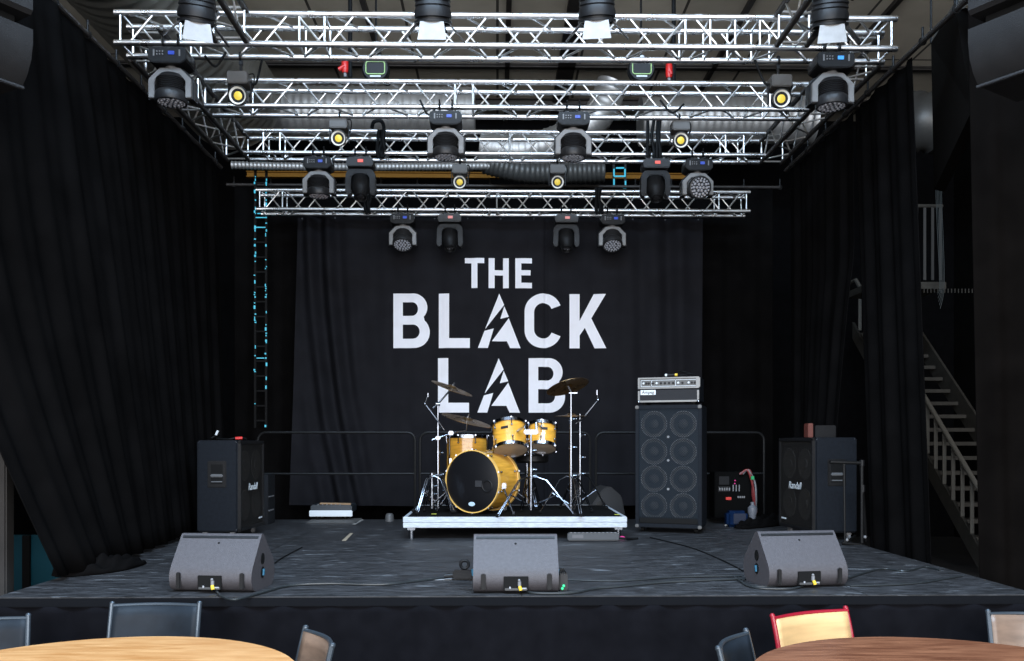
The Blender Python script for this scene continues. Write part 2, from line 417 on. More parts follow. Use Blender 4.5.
truss('front crosswise aluminium truss, nearest and largest in the rig', (XL, YT[0], ZB), XR - XL, uprights=(.52, 1.46, 1.66, 4.55, 4.75, 4.95, 5.15, 5.3, .6), joints=(1.56, 4.65, 5.05))
xl2 = P(205, 100, YT[1]).x; xr2 = 2.96
truss('second crosswise aluminium truss from the front', (xl2, YT[1], ZB), xr2 - xl2, uprights=(.38, 2.35, 2.52, 5.35), joints=(2.43,), endup=False)
xl3 = P(243, 140, YT[2]).x
truss('third crosswise aluminium truss, at the rear of the square rig', (xl3, YT[2], ZB), xr2 - xl3, uprights=(.22, .4, 2.92, 5.3, 5.5), joints=(.3, 5.4), endup=False)
Y4 = 11.0
a4 = P(256, 209, Y4); b4 = P(750, 213, Y4)
truss('rearmost lower aluminium truss hanging just above the lettered backdrop', (a4.x, Y4, a4.z), b4.x - a4.x, uprights=(.33, 3.03, 5.85), joints=(3.08,))
# side trusses (run in depth)
LY = YT[2] + TW - (YT[0] + TW) - .03
truss('left side aluminium truss running back beside the left black drape', (XL + TW + .01, YT[0] + TW + .05, ZB), LY, PI / 2, uprights=(.3, .9, 1.1), faces='FBbt', cm=darkpipe)
truss('right side aluminium truss running back above the right black drape', (3.22, YT[0] + TW + .05, ZB), LY, PI / 2, uprights=(.3, .9, 1.1), cm=darkpipe)
# forward trusses toward the audience
fl = P(246, 44, YT[0] - .05).x; fr = P(777, 48, YT[0] - .05).x
truss('left forward truss coming out toward the audience from the front truss', (fl, 2.6, ZB), YT[0] - .055 - 2.6, PI / 2, cm=darkpipe, diag0=1)
truss('right forward truss coming out toward the audience from the front truss', (fr + TW, 2.6, ZB), YT[0] - .055 - 2.6, PI / 2, cm=darkpipe, diag0=1)
Y0 = 5.75; Z0 = ZB + TW + .055
truss('front of house truss carrying the barn door spotlights', (-3.4, Y0, Z0), 7.0, joints=(2, 4))

# rails holding the drapes
def pipe(label, a, b, r=.022):
    t = thing('curtain_rail', label, 'curtain rail', a)
    MB().cyl((0, 0, 0), Vector(b) - Vector(a), r, 10).build('tube', darkpipe, t)
    bb = MB(); d = Vector(b) - Vector(a)
    for k in range(int(d.length / .5) + 1):
        c = d * min(1, (k * .5 + .1) / d.length); bb.cyl(c + Vector((0, 0, -.02)), c + Vector((0, 0, .11)), .010, 8); bb.torus(Matrix.Translation(c + Vector((0, 0, 0))) @ rotm(PI / 2, 0, 0), .028, .006, 12, 6)
    bb.build('clamp', blk_metal, t)
    return t
pipe('black curtain pipe along the left side truss', (-3.13, 4.6, ZB - .06), (-3.13, 9.9, ZB - .06))
pipe('black curtain pipe along the right side truss', (3.30, 3.6, ZB - .06), (3.30, 9.9, ZB - .06))

# ================================================================== DRAPES
def drape(name, label, cat, top, bot, nu, nv, amp, freq, m=curtain_m, seed=0, edge_pow=1.0, nrm=None, group=None, solid=.006, lean=None):
    """top/bot: functions u-> Vector ; surface with folds pushed along nrm(u)"""
    rnd = random.Random(seed); ph = [rnd.uniform(0, 6.28) for _ in range(8)]
    b = MB(); bm = b.bm; V = []
    L = (top(1) - top(0)).length
    for j in range(nv + 1):
        v = j / nv; row = []
        for i in range(nu + 1):
            u = i / nu; s = u * L
            p = top(u).lerp(bot(u), v)
            if lean: p = p + lean(u, v)
            d = math.sin(s * freq + ph[0] + .5 * math.sin(s * 1.7 + ph[1]) + .12 * math.sin(v * 3 + ph[2])) * .55 + .3 * math.sin(s * freq * 1.9 + ph[3] + .3 * v) + .25 * math.sin(s * freq * .43 + ph[4] + .5 * v)
            a = amp * (.55 + .6 * v)
            row.append(bm.verts.new(p + nrm * d * a))
        V.append(row)
    for j in range(nv):
        for i in range(nu): bm.faces.new((V[j][i], V[j][i + 1], V[j + 1][i + 1], V[j + 1][i]))
    o = b.build(name, m, None, smooth=80, solid=solid)
    return tag(o, label, cat, group)
ZT = ZB - .085
XN = Vector((1, 0, 0)); YN = Vector((0, 1, 0))
# left drape : rail x=-3.13 ; near end swept in and pooled on the deck
def ltop(u): return Vector((-3.13, 4.7 + 5.1 * u, ZT))
def lbot(u):
    y = 5.55 + 4.2 * u
    x = -2.68 - .33 * u - (.10 * (1 - u / .12) if u < .12 else 0)
    return Vector((x, y, ST + .03))
def llean(u, v):
    k = .7 * max(0, 1 - u / .35) * math.sin(v * PI) 
    return Vector((-.30 * k, -.50 * k * .6, 0))
drape('stage_curtain', 'left side black drape hanging beside the stage, pooling on the deck', 'curtain', ltop, lbot, 420, 24, .034, 17, seed=3, nrm=XN, lean=llean)
# pooled cloth heap of the left drape
def heap(label, pts, w, h, seed):
    rnd = random.Random(seed); b = MB(); bm = b.bm; path_ = smoothpath(pts, 14); V = []; n = 26
    for i, p in enumerate(path_):
        t_ = (path_[min(i + 1, len(path_) - 1)] - path_[max(i - 1, 0)]).normalized(); nn = Vector((-t_.y, t_.x, 0)); e = math.sin(PI * min(1, max(.0, i / (len(path_) - 1)))) ** .5
        row = []
        for k in range(n + 1):
            a = -1 + 2 * k / n
            hh = h * e * max(0, 1 - a * a) ** .6 * (.75 + .25 * math.sin(i * .32 + a * 5 + seed) + .16 * math.sin(i * .8 - a * 9))
            row.append(bm.verts.new(p + nn * (a * w * (.25 + .75 * e)) + Vector((0, 0, hh + .004))))
        V.append(row)
    for i in range(len(V) - 1):
        for k in range(n): bm.faces.new((V[i][k], V[i][k + 1], V[i + 1][k + 1], V[i + 1][k]))
    o = b.build('gathered_cloth', curtain_m, None, smooth=80, solid=.006)
    return tag(o, label, 'cloth')
heap('bunched black drape cloth lying on the left front of the stage', [G(52, 576), G(80, 574), G(110, 570), G(140, 563)], .13, .11, 1)
# right drape rear part and front part, leaving a gap low down between them
def rtop1(u): return Vector((3.33, 9.8 - 1.72 * u, ZT))
def rbot1(u): return Vector((3.40 - .08 * u, 9.9 - 1.95 * u, ST - .3))
drape('stage_curtain', 'right side black drape, rear length ending behind the right guitar cabinet', 'curtain', rtop1, rbot1, 200, 24, .045, 18, seed=5, nrm=XN,
      lean=lambda u, v: Vector((0, .72 * u * max(0, (v - .32) / .68) ** .8, 0)))
def rtop2(u): return Vector((3.33, 8.06 - 1.14 * u, ZT))
def rbot2(u): return Vector((3.40, 7.86 - 1.2 * u, ST - .78))
drape('stage_curtain', 'right side black drape, front length in front of the staircase', 'curtain', rtop2, rbot2, 160, 24, .045, 19, seed=8, nrm=XN)
# audience-side drapes
drape('stage_curtain', 'black drape at the far right edge under the hung loudspeakers', 'curtain', lambda u: Vector((3.32 + 1.3 * u, 6.12 - .5 * u, 6.0)), lambda u: Vector((3.44 + 1.2 * u, 6.1 - .5 * u, .02)), 160, 20, .04, 17, seed=12, nrm=YN,
      m=mat('brownish_black_drape', (.0040, .0034, .0031), .9, noise=.25, nscale=3, bump=.3, bscale=350, spec=.0))
drape('stage_curtain', 'black drape at the far left edge behind the hung loudspeakers', 'curtain', lambda u: Vector((-3.55 + .45 * u, 4.5 + 1.1 * u, 6.0)), lambda u: Vector((-3.75 + .4 * u, 4.9 + .8 * u, 1.5)), 120, 16, .05, 17, seed=14, nrm=YN)
# pillar at the left edge
b = MB(); pp = P(6, 500, 5.6); b.box((pp.x - .40, 5.65, 1.2), (.8, .1, 2.4), .01)
struct(b.build('trim_10', walld_m))
# teal board glimpsed behind the left drape
t = thing('scenery_board', 'teal painted board glimpsed below the left drape', 'board', (-3.42, 6.5, 0))
MB().box((0, 0, .5), (.46, .04, 1.0), .004).build('panel', teal, t)
MB().box((-.05, -.03, .5), (.06, .02, 1.0), .004).build('batten', blk, t)
# black backdrop
def bt(u): return Vector((-3.6 + 7.4 * u, 11.95, 5.19))
def bb_(u): return Vector((-3.6 + 7.4 * u, 11.95, .02))
drape('backdrop_curtain', 'wide plain black backdrop curtain hanging behind the lettered banner', 'curtain', bt, bb_, 500, 14, .045, 14, seed=21, nrm=YN)
pipe('black pipe along the top of the plain backdrop', (-3.7, 11.95, 5.21), (3.9, 11.95, 5.21))

# ---------------------------------------------------------------- lettered banner
YB = 11.42
bl = P(297, 218, YB); br_ = P(703, 218, YB); bbot = P(289, 505, YB).z; btop = P(500, 217, YB).z
def bandisp(x, z):
    v = (btop - z) / (btop - bbot)
    uL = (x - bl.x); uR = (br_.x - x)
    d = .008 * math.sin(x * 7 + .6) + .006 * math.sin(x * 15 + 1.0 + v) + .004 * math.sin(x * 31)
    # deep diagonal folds near the two sides
    fl_ = math.exp(-((uL - .25 - .38 * v) / .30) ** 2); d += fl_ * .075 * math.sin((uL - .45 * v * v) * 24 + 1)
    fr_ = math.exp(-((uR - .5) / .42) ** 2); d += fr_ * .05 * math.sin(uR * 17 + .8 * v)
    d += .022 * math.exp(-((x - P(546, 300, YB).x) / .022) ** 2)   # vertical crease through the C
    d += .02 * v * math.sin(x * 3.3)
    return d
ban = thing('lettered_backdrop', 'black banner with large white lettering hanging at the back of the stage', 'banner', (0, YB, 0))
b = MB(); bm = b.bm; NU, NV = 420, 40; V = []
for j in range(NV + 1):
    v = j / NV; row = []
    for i in range(NU + 1):
        u = i / NU
        xl_ = bl.x - .10 * v ** 1.5; xr_ = br_.x - .02 * v
        x = xl_ + (xr_ - xl_) * u; sag = .05 * math.sin(u * PI) * 0
        z = btop + (bbot - btop) * v - .03 * v * (1 - abs(2 * u - 1)) + .0
        row.append(bm.verts.new((x, bandisp(x, z), z)))
    V.append(row)
for j in range(NV):
    for i in range(NU): bm.faces.new((V[j][i], V[j + 1][i], V[j + 1][i + 1], V[j][i + 1]))
b.build('banner_cloth', banner_m, ban, smooth=80)
b = MB(); b.cyl((bl.x - .05, .0, btop + .02), (br_.x + .05, .0, btop + .02), .016, 8)
b.build('batten', blk_metal, ban)
b = MB()
for k in range(13):
    x = bl.x + .06 + (br_.x - bl.x - .12) * k / 12; b.torus(Matrix.Translation((x, bandisp(x, btop) - .004, btop - .02)) @ rotm(PI / 2, 0, 0), .007, .0025, 12, 6)
b.build('eyelet', greym, ban)
# letters (outlines traced in banner plane)
KS = 3.673
def LP(x, y): p = P(380 + x / KS, 240 + y / KS, YB); return (p.x, p.z)
def arc(cx, cy, rx, ry, a0, a1, n=14):
    return [(cx + rx * math.cos(math.radians(a0 + (a1 - a0) * k / n)), cy + ry * math.sin(math.radians(a0 + (a1 - a0) * k / n))) for k in range(n + 1)]
def rect(x0, y0, x1, y1): return [(x0, y0), (x1, y0), (x1, y1), (x0, y1)]
letters = []   # list of (list_of_outlines)  first outer, rest holes
letters.append([[(312, 67), (383, 67), (383, 86), (358, 86), (358, 177), (336, 177), (336, 86), (312, 86)]])
letters.append([[(399, 67), (421, 67), (421, 111), (452, 111), (452, 67), (473, 67), (473, 177), (452, 177), (452, 130), (421, 130), (421, 177), (399, 177)]])
letters.append([[(497, 67), (558, 67), (558, 86), (519, 86), (519, 111), (553, 111), (553, 130), (519, 130), (519, 157), (558, 157), (558, 177), (497, 177)]])
def letterB(ox, oy):
    outer = [(49, 197)] + arc(122, 248, 52, 51, -90, 42) + arc(126, 339, 57, 58, -48, 90) + [(49, 397)]
    h1 = [(84, 229)] + arc(118, 254, 22, 25, -90, 90) + [(84, 279)]
    h2 = [(84, 311)] + arc(121, 337, 25, 26, -90, 90) + [(84, 363)]
    return [[(x + ox, y + oy) for x, y in q] for q in (outer, h1, h2)]
def letterA(ox, oy):
    ps = [[(438, 197), (456, 238), (386, 328)], [(456.5, 243), (473, 282), (442, 289)], [(384, 334), (418, 325), (396, 397), (360, 397)],
          [(473, 287), (516, 397), (478, 397), (466, 372), (411, 372)]]
    return [[(x + ox, y + oy) for x, y in q] for q in ps]
def letterL(ox, oy): return [[(216 + ox, 197 + oy), (254 + ox, 197 + oy), (254 + ox, 361 + oy), (330 + ox, 361 + oy), (330 + ox, 397 + oy), (216 + ox, 397 + oy)]]
letters.append(letterB(0, 0)); letters.append(letterL(0, 0))
for q in letterA(0, 0): letters.append([q])
letters.append([arc(599, 263, 68, 66, -20, -90)[0:] + arc(599, 263, 68, 66, -90, -180)[1:] + arc(599, 331, 68, 66, 180, 90) + arc(599, 331, 68, 66, 90, 20)[1:]
                + arc(599, 328, 33, 34, 22, 90) + arc(599, 328, 33, 34, 90, 180)[1:] + arc(599, 266, 33, 34, 180, 270) + arc(599, 266, 33, 34, 270, 338)[1:]])
letters.append([[(696, 199), (733, 199), (733, 297), (785, 199), (829, 199), (776, 288), (830, 398), (788, 398), (752, 323), (733, 351), (733, 398), (696, 398)]])
letters.append(letterL(-3, 237)); 
for q in letterA(-2, 237): letters.append([q])
letters.append(letterB(497, 237))
big = MB()
for outl in letters:
    t = bmesh.new()
    for q in outl:
        vs = [t.verts.new((*[LP(x, y)[0]], 0, LP(x, y)[1])) for x, y in q]
        for k in range(len(vs)):
            if (vs[k].co - vs[(k + 1) % len(vs)].co).length > 1e-5: t.edges.new((vs[k], vs[(k + 1) % len(vs)]))
    bmesh.ops.triangle_fill(t, use_beauty=True, use_dissolve=False, edges=t.edges[:], normal=(0, -1, 0))
    xs = [v.co.x for v in t.verts]; x = min(xs) + .02
    while x < max(xs):
        bmesh.ops.bisect_plane(t, geom=t.verts[:] + t.edges[:] + t.faces[:], plane_co=(x, 0, 0), plane_no=(1, 0, 0)); x += .02
    zs = [v.co.z for v in t.verts]; z = min(zs) + .08
    while z < max(zs):
        bmesh.ops.bisect_plane(t, geom=t.verts[:] + t.edges[:] + t.faces[:], plane_co=(0, 0, z), plane_no=(0, 0, 1)); z += .08
    for v in t.verts: v.co.y = bandisp(v.co.x, v.co.z) - .006
    for f in t.faces:
        f.normal_update()
        if f.normal.y > 0: f.normal_flip()
    big._add(t, Matrix())
lo = big.build('lettering', white_m, ban, smooth=80)
lo['label'] = 'white printed letters reading THE BLACK LAB'

# ================================================================== CEILING DUCTS ETC
def ribbed(name, label, pts, r, m, rib=.05, ribh=.02, cat='duct', seg=28, step=None):
    path_ = smoothpath(pts, 40); L = [0]
    for i in range(1, len(path_)): L.append(L[-1] + (path_[i] - path_[i - 1]).length)
    tot = L[-1]; n = int(tot / rib) * 4; ps = []; rs = []; j = 0
    for i in range(n + 1):
        s = tot * i / n
        while j < len(L) - 2 and L[j + 1] < s: j += 1
        f = (s - L[j]) / max(1e-6, L[j + 1] - L[j]); ps.append(path_[j].lerp(path_[j + 1], min(1, f))); rs.append(r + (ribh if i % 4 == 0 else 0))
    o = MB().tube(ps, rs, seg).build(name, m, None, smooth=60)
    return tag(o, label, cat)
ribbed('ventilation_duct', 'huge ribbed metal duct running back under the roof, top left', [(-3.7, 7.6, 6.45), (-3.7, 9.8, 6.45), (-3.7, 12.2, 6.45)], .66, mat('dull_duct', (.34, .33, .29), .45, .7), rib=.16, ribh=.018, seg=48)
ribbed('ventilation_duct', 'pale ribbed duct crossing behind the trusses left of centre', [P(225, 112, 12.9), P(330, 112, 12.9), P(475, 113, 12.9)], .36, silver, rib=.11, ribh=.012, seg=40)
ribbed('ventilation_duct', 'pale ribbed duct crossing behind the trusses at the right', [P(640, 122, 12.9), P(720, 120, 12.9), P(812, 120, 12.9)], .34, silver, rib=.11, ribh=.012, seg=40)
ribbed('ventilation_duct', 'shiny silver duct elbow bending behind the centre of the rig', [P(480, 146, 12.6), P(520, 150, 12.6), P(560, 140, 12.5), P(596, 118, 12.4), P(612, 85, 12.4)], .22, silver, rib=.10, ribh=.010, seg=36)
ribbed('ventilation_duct', 'dark ribbed flexible duct under the centre of the third truss', [P(486, 163, 11.7), P(520, 171, 11.6), P(560, 172, 11.6), P(604, 171, 11.6)], .14, duct_d, rib=.06, ribh=.012)
ribbed('flexible_hose', 'thin grey corrugated hose running across behind the third truss', [P(232, 165, 11.6), P(340, 167, 11.6), P(495, 166, 11.6)], .048, silver, rib=.05, ribh=.008, cat='hose', seg=16)
ribbed('ventilation_duct', 'short thick ribbed duct seen right of the right drape', [P(904, 122, 12.5), P(925, 122, 12.2), P(950, 126, 12.2)], .38, duct_d, rib=.12, ribh=.035, seg=36)
t = thing('steel_beam', 'ochre painted beam crossing the dark gap above the rear truss', 'beam', P(247, 177, 12.4))
e = P(560, 176, 12.4) - P(247, 177, 12.4)
e = P(700, 177, 12.4) - P(247, 177, 12.4)
MB().box((e.x / 2, 0, 0), (e.x, .08, .012)).box((e.x / 2, 0, .07), (e.x, .08, .012)).box((e.x / 2, 0, .035), (e.x, .012, .07)).build('flange', ochre, t)

# ladder towers; glowing bits imitate cyan daylight through gaps between drapes
def tower(label, px0, px1, y0, y1, Y, dens, seed, n=None):
    rnd = random.Random(seed); a = P(px0, y1, Y); c = P(px1, y1, Y); top = P(px0, y0, Y).z; H = top - a.z; w = c.x - a.x
    t = thing('daylight_gap_ladder', label, 'ladder frame', (a.x, Y, a.z), group='ladder frames with glowing bits standing for cyan daylight')
    b = MB().box((0, .02, H / 2), (.03, .03, H)).box((w, .02, H / 2), (.03, .03, H)); k = 0
    z = .1
    while z < H: b.box((w / 2, .02, z), (w, .02, .02)); z += .2
    b.build('frame', rubber, t)
    b = MB(); z = .0
    while z < H:
        l = rnd.choice([.012, .015, .02, .03, .045]); p = dens(z / H)
        for x in (0, w):
            if rnd.random() < p: b.box((x + rnd.uniform(-.008, .008), -.001, z), (rnd.uniform(.008, .022), .012, l))
        if rnd.random() < p * .10: b.box((w / 2, -.001, z), (w * rnd.uniform(.4, .9), .008, .012))
        z += l + .012
    b.build('daylight_glimpse', cyan, t)
tower('ladder at the left of the backdrop, glowing bits standing for cyan daylight glimpses', 255, 266, 170, 428, 11.75, lambda v: .08 + .55 * min(1, v * 1.2), 3)
t = thing('daylight_gap_ladder', 'short frame above the rear truss right of centre, glowing bits standing for cyan daylight', 'ladder frame', P(614, 190, 12.0))
def q(px, py): return P(px, py, 12.0) - P(614, 190, 12.0)
b = MB()
for x0, y0, x1, y1 in [(614, 169, 614, 176), (625, 169, 625, 176), (614, 176.3, 625.5, 176.3), (614, 179, 614, 189), (625.5, 181, 625.5, 189), (614, 189, 617, 189), (622, 189, 626, 189), (616, 168, 624, 168)]:
    b.cyl(q(x0, y0), q(x1, y1) + Vector((0, 0, .001)), .011, 8)
b.build('daylight_glimpse', cyan, t)
b = MB(); b.box(q(614, 182) + Vector((0, .03, 0)), (.03, .03, .5)).box(q(625.5, 182) + Vector((0, .03, 0)), (.03, .03, .5)); b.build('frame', blk_metal, t)

# chain hoist discs + red connectors
def hoist(label, px, py, Y):
    c = P(px, py, Y); t = thing('chain_hoist', label, 'chain hoist', c, group='round black chain hoists above the rig')
    MB().lathe([(0, -.05), (.125, -.05), (.14, -.03), (.14, .03), (.125, .05), (0, .05)], rotm(PI / 2, 0, 0), 32).build('housing', blk, t)
    b = MB(); pts = []
    for (sx, sz, a0) in ((1, 1, 0), (-1, 1, 90), (-1, -1, 180), (1, -1, 270)):
        for k in range(5):
            a = math.radians(a0 + 22.5 * k); pts.append((sx * .07 + .025 * math.cos(a), -.056, sz * .038 + .025 * math.sin(a)))
    b.tube(pts, .006, 6, closed=True); b.build('green_outline', mat('green_line', (.35, .55, .2), .5), t)
    b = MB(); b.cyl((0, -.05, .1), (0, -.065, .1), .025, 16); b.build('white_disc', whiteb, t)
    MB().box((0, -.053, -.085), (.11, .008, .016), .002).build('white_plate', whiteb, t)
    MB().cyl((0, 0, .13), (0, 0, CZ - c.z), .012, 8).build('chain', blk_metal, t)
hoist('left round black hoist with green outlined panel above second truss', 376, 70, 8.9)
hoist('right round black hoist with green outlined panel above second truss', 641, 70, 8.9)
def plug(label, px, py, Y, s=1):
    c = P(px, py, Y); t = thing('power_connector', label, 'connector', c, group='red power connectors hanging above the rig')
    MB().lathe([(0, .08), (.03, .08), (.036, .05), (.036, -.03), (.028, -.06), (0, -.06)], None, 16).cyl((0, -.02, 0), (-.06 * s, -.02, -.035), .022, 10).build('body', red, t)
    MB().cyl((0, 0, -.06), (.004, 0, -.10), .016, 10).build('cable_gland', greym, t)
    MB().cyl((.05, .01, -.10), (.05, .01, CZ - c.z), .022, 8).build('cable', cable_m, t)
plug('red power connector hanging beside the left hoist', 345, 67, 8.8)
plug('red power connector hanging beside the right hoist', 669, 72, 8.8, -.3)
# cable coils / black straps wrapped over trusses
def strap(label, px, y0, y1, Y, w=.1):
    c = P(px, y1, Y); h = P(px, y0, Y).z - c.z
    t = thing('cable_bundle', label, 'cable', c, group='black cable bundles hanging on the trusses'); rnd = random.Random(int(px))
    for k in range(4):
        x = (k - 1.5) * w / 3; MB().tube(smoothpath([(x + rnd.uniform(-.02, .02), rnd.uniform(-.02, .02), h * f) for f in (0, .3, .6, 1)], 6), .018, 8).build('cable', cable_m, t)
strap('thick black cable bundle on the third truss beside its right dark spot lamp', 655, 118, 166, 9.48, .12)
strap('thin black cable hanging left of the third truss centre', 381, 130, 158, 9.5, .05)
strap('black cable bundle on the rear truss above the right lamps', 598, 188, 214, 10.95, .07)
strap('black cable tail on the rear truss above the left lamps', 368, 190, 214, 10.95, .05)
tag(MB().tube(smoothpath([P(372, 128, 9.35), P(374, 122, 9.3), P(381, 121, 9.3), P(384, 128, 9.35), P(383, 140, 9.4), P(385, 150, 9.45)], 8), .02, 8).build('cable_loop', cable_m), 'looped black cable standing up over the third truss', 'cable')
cl = [(205, 56, 226, 52, 7.15), (262, 60, 250, 82, 7.2), (755, 60, 775, 82, 7.2), (660, 100, 684, 104, 8.2), (420, 100, 436, 108, 8.2)]
for i, (x0, y0, x1, y1, Y) in enumerate(cl):
    a = P(x0, y0, Y - .04); e_ = P(x1, y1, Y - .04); mid = (a + e_) / 2 + Vector((0, 0, -.1))
    tag(MB().tube(smoothpath([a, mid, e_], 8), .010, 6).build('signal_cable', cable_m), ['slack cable drooping under the left end of the front truss', 'slack cable running to the left small yellow lamp', 'slack cable running to the right small yellow lamp',
        'slack cable under the second truss right of centre', 'slack cable under the second truss left of centre'][i], 'cable')

# ================================================================== LAMPS
def arch_poly(w, h, t, ch):
    o_ = [(-w, -h), (-w, -ch), (-w + ch, 0), (w - ch, 0), (w, -ch), (w, -h)]
    i_ = [(w - t, -h), (w - t, -ch - t * .3), (w - ch - t * .2, -t), (-(w - ch - t * .2), -t), (-(w - t), -ch - t * .3), (-(w - t), -h)]
    return o_ + i_
def clamps(t, xs=(-.06, .06)):
    b = MB()
    for x in xs:
        b.torus(Matrix.Translation((x, 0, 0)) @ rotm(0, PI / 2, 0), .034, .011, 16, 6); b.box((x, 0, -.055), (.022, .045, .05), .004); b.cyl((x, -.02, .03), (x, -.05, .05), .008, 8)
    b.build('clamp', blk, t)
def wash(label, loc, tilt=(0, -.02, -1), disp=None, rz=0, dark=False, group='moving wash lamps with grey yokes'):
    t = thing('moving_head_lamp', label, 'stage light', loc, rz, group)
    clamps(t)
    bs = MB(); bs.prism([(-.135, 0), (.135, 0), (.15, -.03), (.15, -.10), (.11, -.125), (-.11, -.125), (-.15, -.10), (-.15, -.03)], -.11, .11, Matrix.Translation((0, 0, -.075)), .006)
    base = bs.build('base', blk, t)
    MB().box((.035, -.114, -.125), (.048, .008, .028), .002).build('display', disp or blue_disp, base)
    b = MB()
    for k in range(3):
        for r_ in range(2): b.cyl((-.075 + k * .022, -.112, -.115 - r_ * .022), (-.075 + k * .022, -.118, -.115 - r_ * .022), .006, 8)
    b.build('button', greym, base)
    MB().box((-.10, -.113, -.125), (.012, .006, .05)).box((.10, -.113, -.125), (.012, .006, .05)).build('side_strip', greym, base)
    yk = MB(); yk.prism(arch_poly(.168, .235, .046, .088), -.05, .05, Matrix.Translation((0, 0, -.215)), .004)
    yk.cyl((0, 0, -.19), (0, 0, -.22), .05, 16)
    y = yk.build('yoke', yokeg if not dark else blk2, t)
    MB().prism(arch_poly(.178, .245, .05, .08), -.035, .065, Matrix.Translation((0, .018, -.211))).build('yoke_cover', blk, y)
    M = Matrix.Translation((0, -.01, -.365)) @ align(Vector(tilt))
    prof = [(0, -.10), (.085, -.10), (.112, -.07)]
    for k in range(7): prof += [(.118, -.06 + k * .014), (.108, -.055 + k * .014)]
    prof += [(.122, .045), (.126, .06), (.126, .10), (.120, .115), (.108, .118), (.108, .104), (0, .104)]
    h = MB().lathe(prof, M, 32).build('lamp_head', blk2, t, smooth=30)
    MB().cyl((-.14, -.01, -.365), (.14, -.01, -.365), .03, 12).build('pivot', blk, h)
    b = MB(); pts = [(0, 0)] + [(.036 * math.cos(k * PI / 3), .036 * math.sin(k * PI / 3)) for k in range(6)] + [(.072 * math.cos(k * PI / 6), .072 * math.sin(k * PI / 6)) for k in range(12)] + [(.097 * math.cos(k * PI / 9 + .1), .097 * math.sin(k * PI / 9 + .1)) for k in range(18)]
    for (x, yy) in pts: b.sph(M @ Vector((x, yy, .107)), .0165 if (x * x + yy * yy) < .007 else .012, (1, 1, 1), 8)
    b.build('lens_cluster', mat('led_lens_cells', (.45, .46, .5), .08, .3), h)
    return t
def spot(label, loc, tilt=(.05, -.45, -1), disp=None, group='dark moving spot lamps with red displays'):
    t = thing('moving_head_lamp', label, 'stage light', loc, 0, group)
    clamps(t)
    base = MB().prism([(-.12, 0), (.12, 0), (.15, -.035), (.14, -.10), (-.14, -.10), (-.15, -.035)], -.11, .11, Matrix.Translation((0, 0, -.075)), .008).build('base', blk2, t)
    MB().box((0.01, -.114, -.12), (.06, .008, .032), .002).build('display', disp or red_disp, base)
    y = MB().prism([(-.165, -.25), (-.16, -.05), (-.12, 0), (.12, 0), (.16, -.05), (.165, -.25), (.14, -.29), (.105, -.27), (.10, -.09), (.07, -.055), (-.07, -.055), (-.10, -.09), (-.105, -.27), (-.14, -.29)], -.06, .06, Matrix.Translation((0, 0, -.19)), .008).build('yoke', blk, t)
    M = Matrix.Translation((0, -.01, -.36)) @ align(Vector(tilt))
    h = MB().lathe([(0, -.17), (.06, -.17), (.09, -.14), (.10, -.05), (.105, .03), (.095, .08), (.075, .13), (.072, .165), (.06, .17), (.055, .15), (0, .15)], M, 28).build('lamp_head', blk, t)
    MB().cyl((-.13, -.01, -.36), (.13, -.01, -.36), .03, 12).build('pivot', blk, h)
    MB().sph(M @ Vector((0, 0, .145)), .052, (1, 1, .4), 20, align(Vector(tilt))).build('lens', glassb, h)
    return t
def T(px, ti, back=False, Yo=None, Z=None):
    Y = (YT[ti] if ti < 3 else Y4) + (TW if back else 0); z = ZB if ti < 3 else a4.z
    return Vector((P(px, 100, Y).x, Y, z))
wash('grey yoke moving lamp at the left end of the front truss', T(172, 0))
wash('grey yoke moving lamp at the right end of the front truss with bright blue display', T(831, 0), disp=lblue_disp)
wash('grey yoke moving lamp under the second truss left of centre', T(446, 1))
wash('grey yoke moving lamp under the second truss right of centre', T(573, 1))
wash('grey yoke moving lamp at the left under the third truss', T(319, 2))
wash('moving lamp at the right under the third truss, lens cells facing out', T(697, 2), tilt=(.1, -1, -.28))
wash('leftmost grey yoke moving lamp on the rear truss', T(403, 3), tilt=(0, -.6, -1))
wash('rightmost grey yoke moving lamp on the rear truss', T(612, 3), tilt=(0, -.6, -1))
spot('dark moving spot at the left under the third truss, red display', T(361, 2))
spot('dark moving spot at the right under the third truss, orange red display', T(655, 2), disp=red_disp)
spot('dark moving spot second from the left on the rear truss', T(450, 3), disp=pink_disp)
spot('dark moving spot third from the left on the rear truss', T(566, 3), disp=pink_disp)
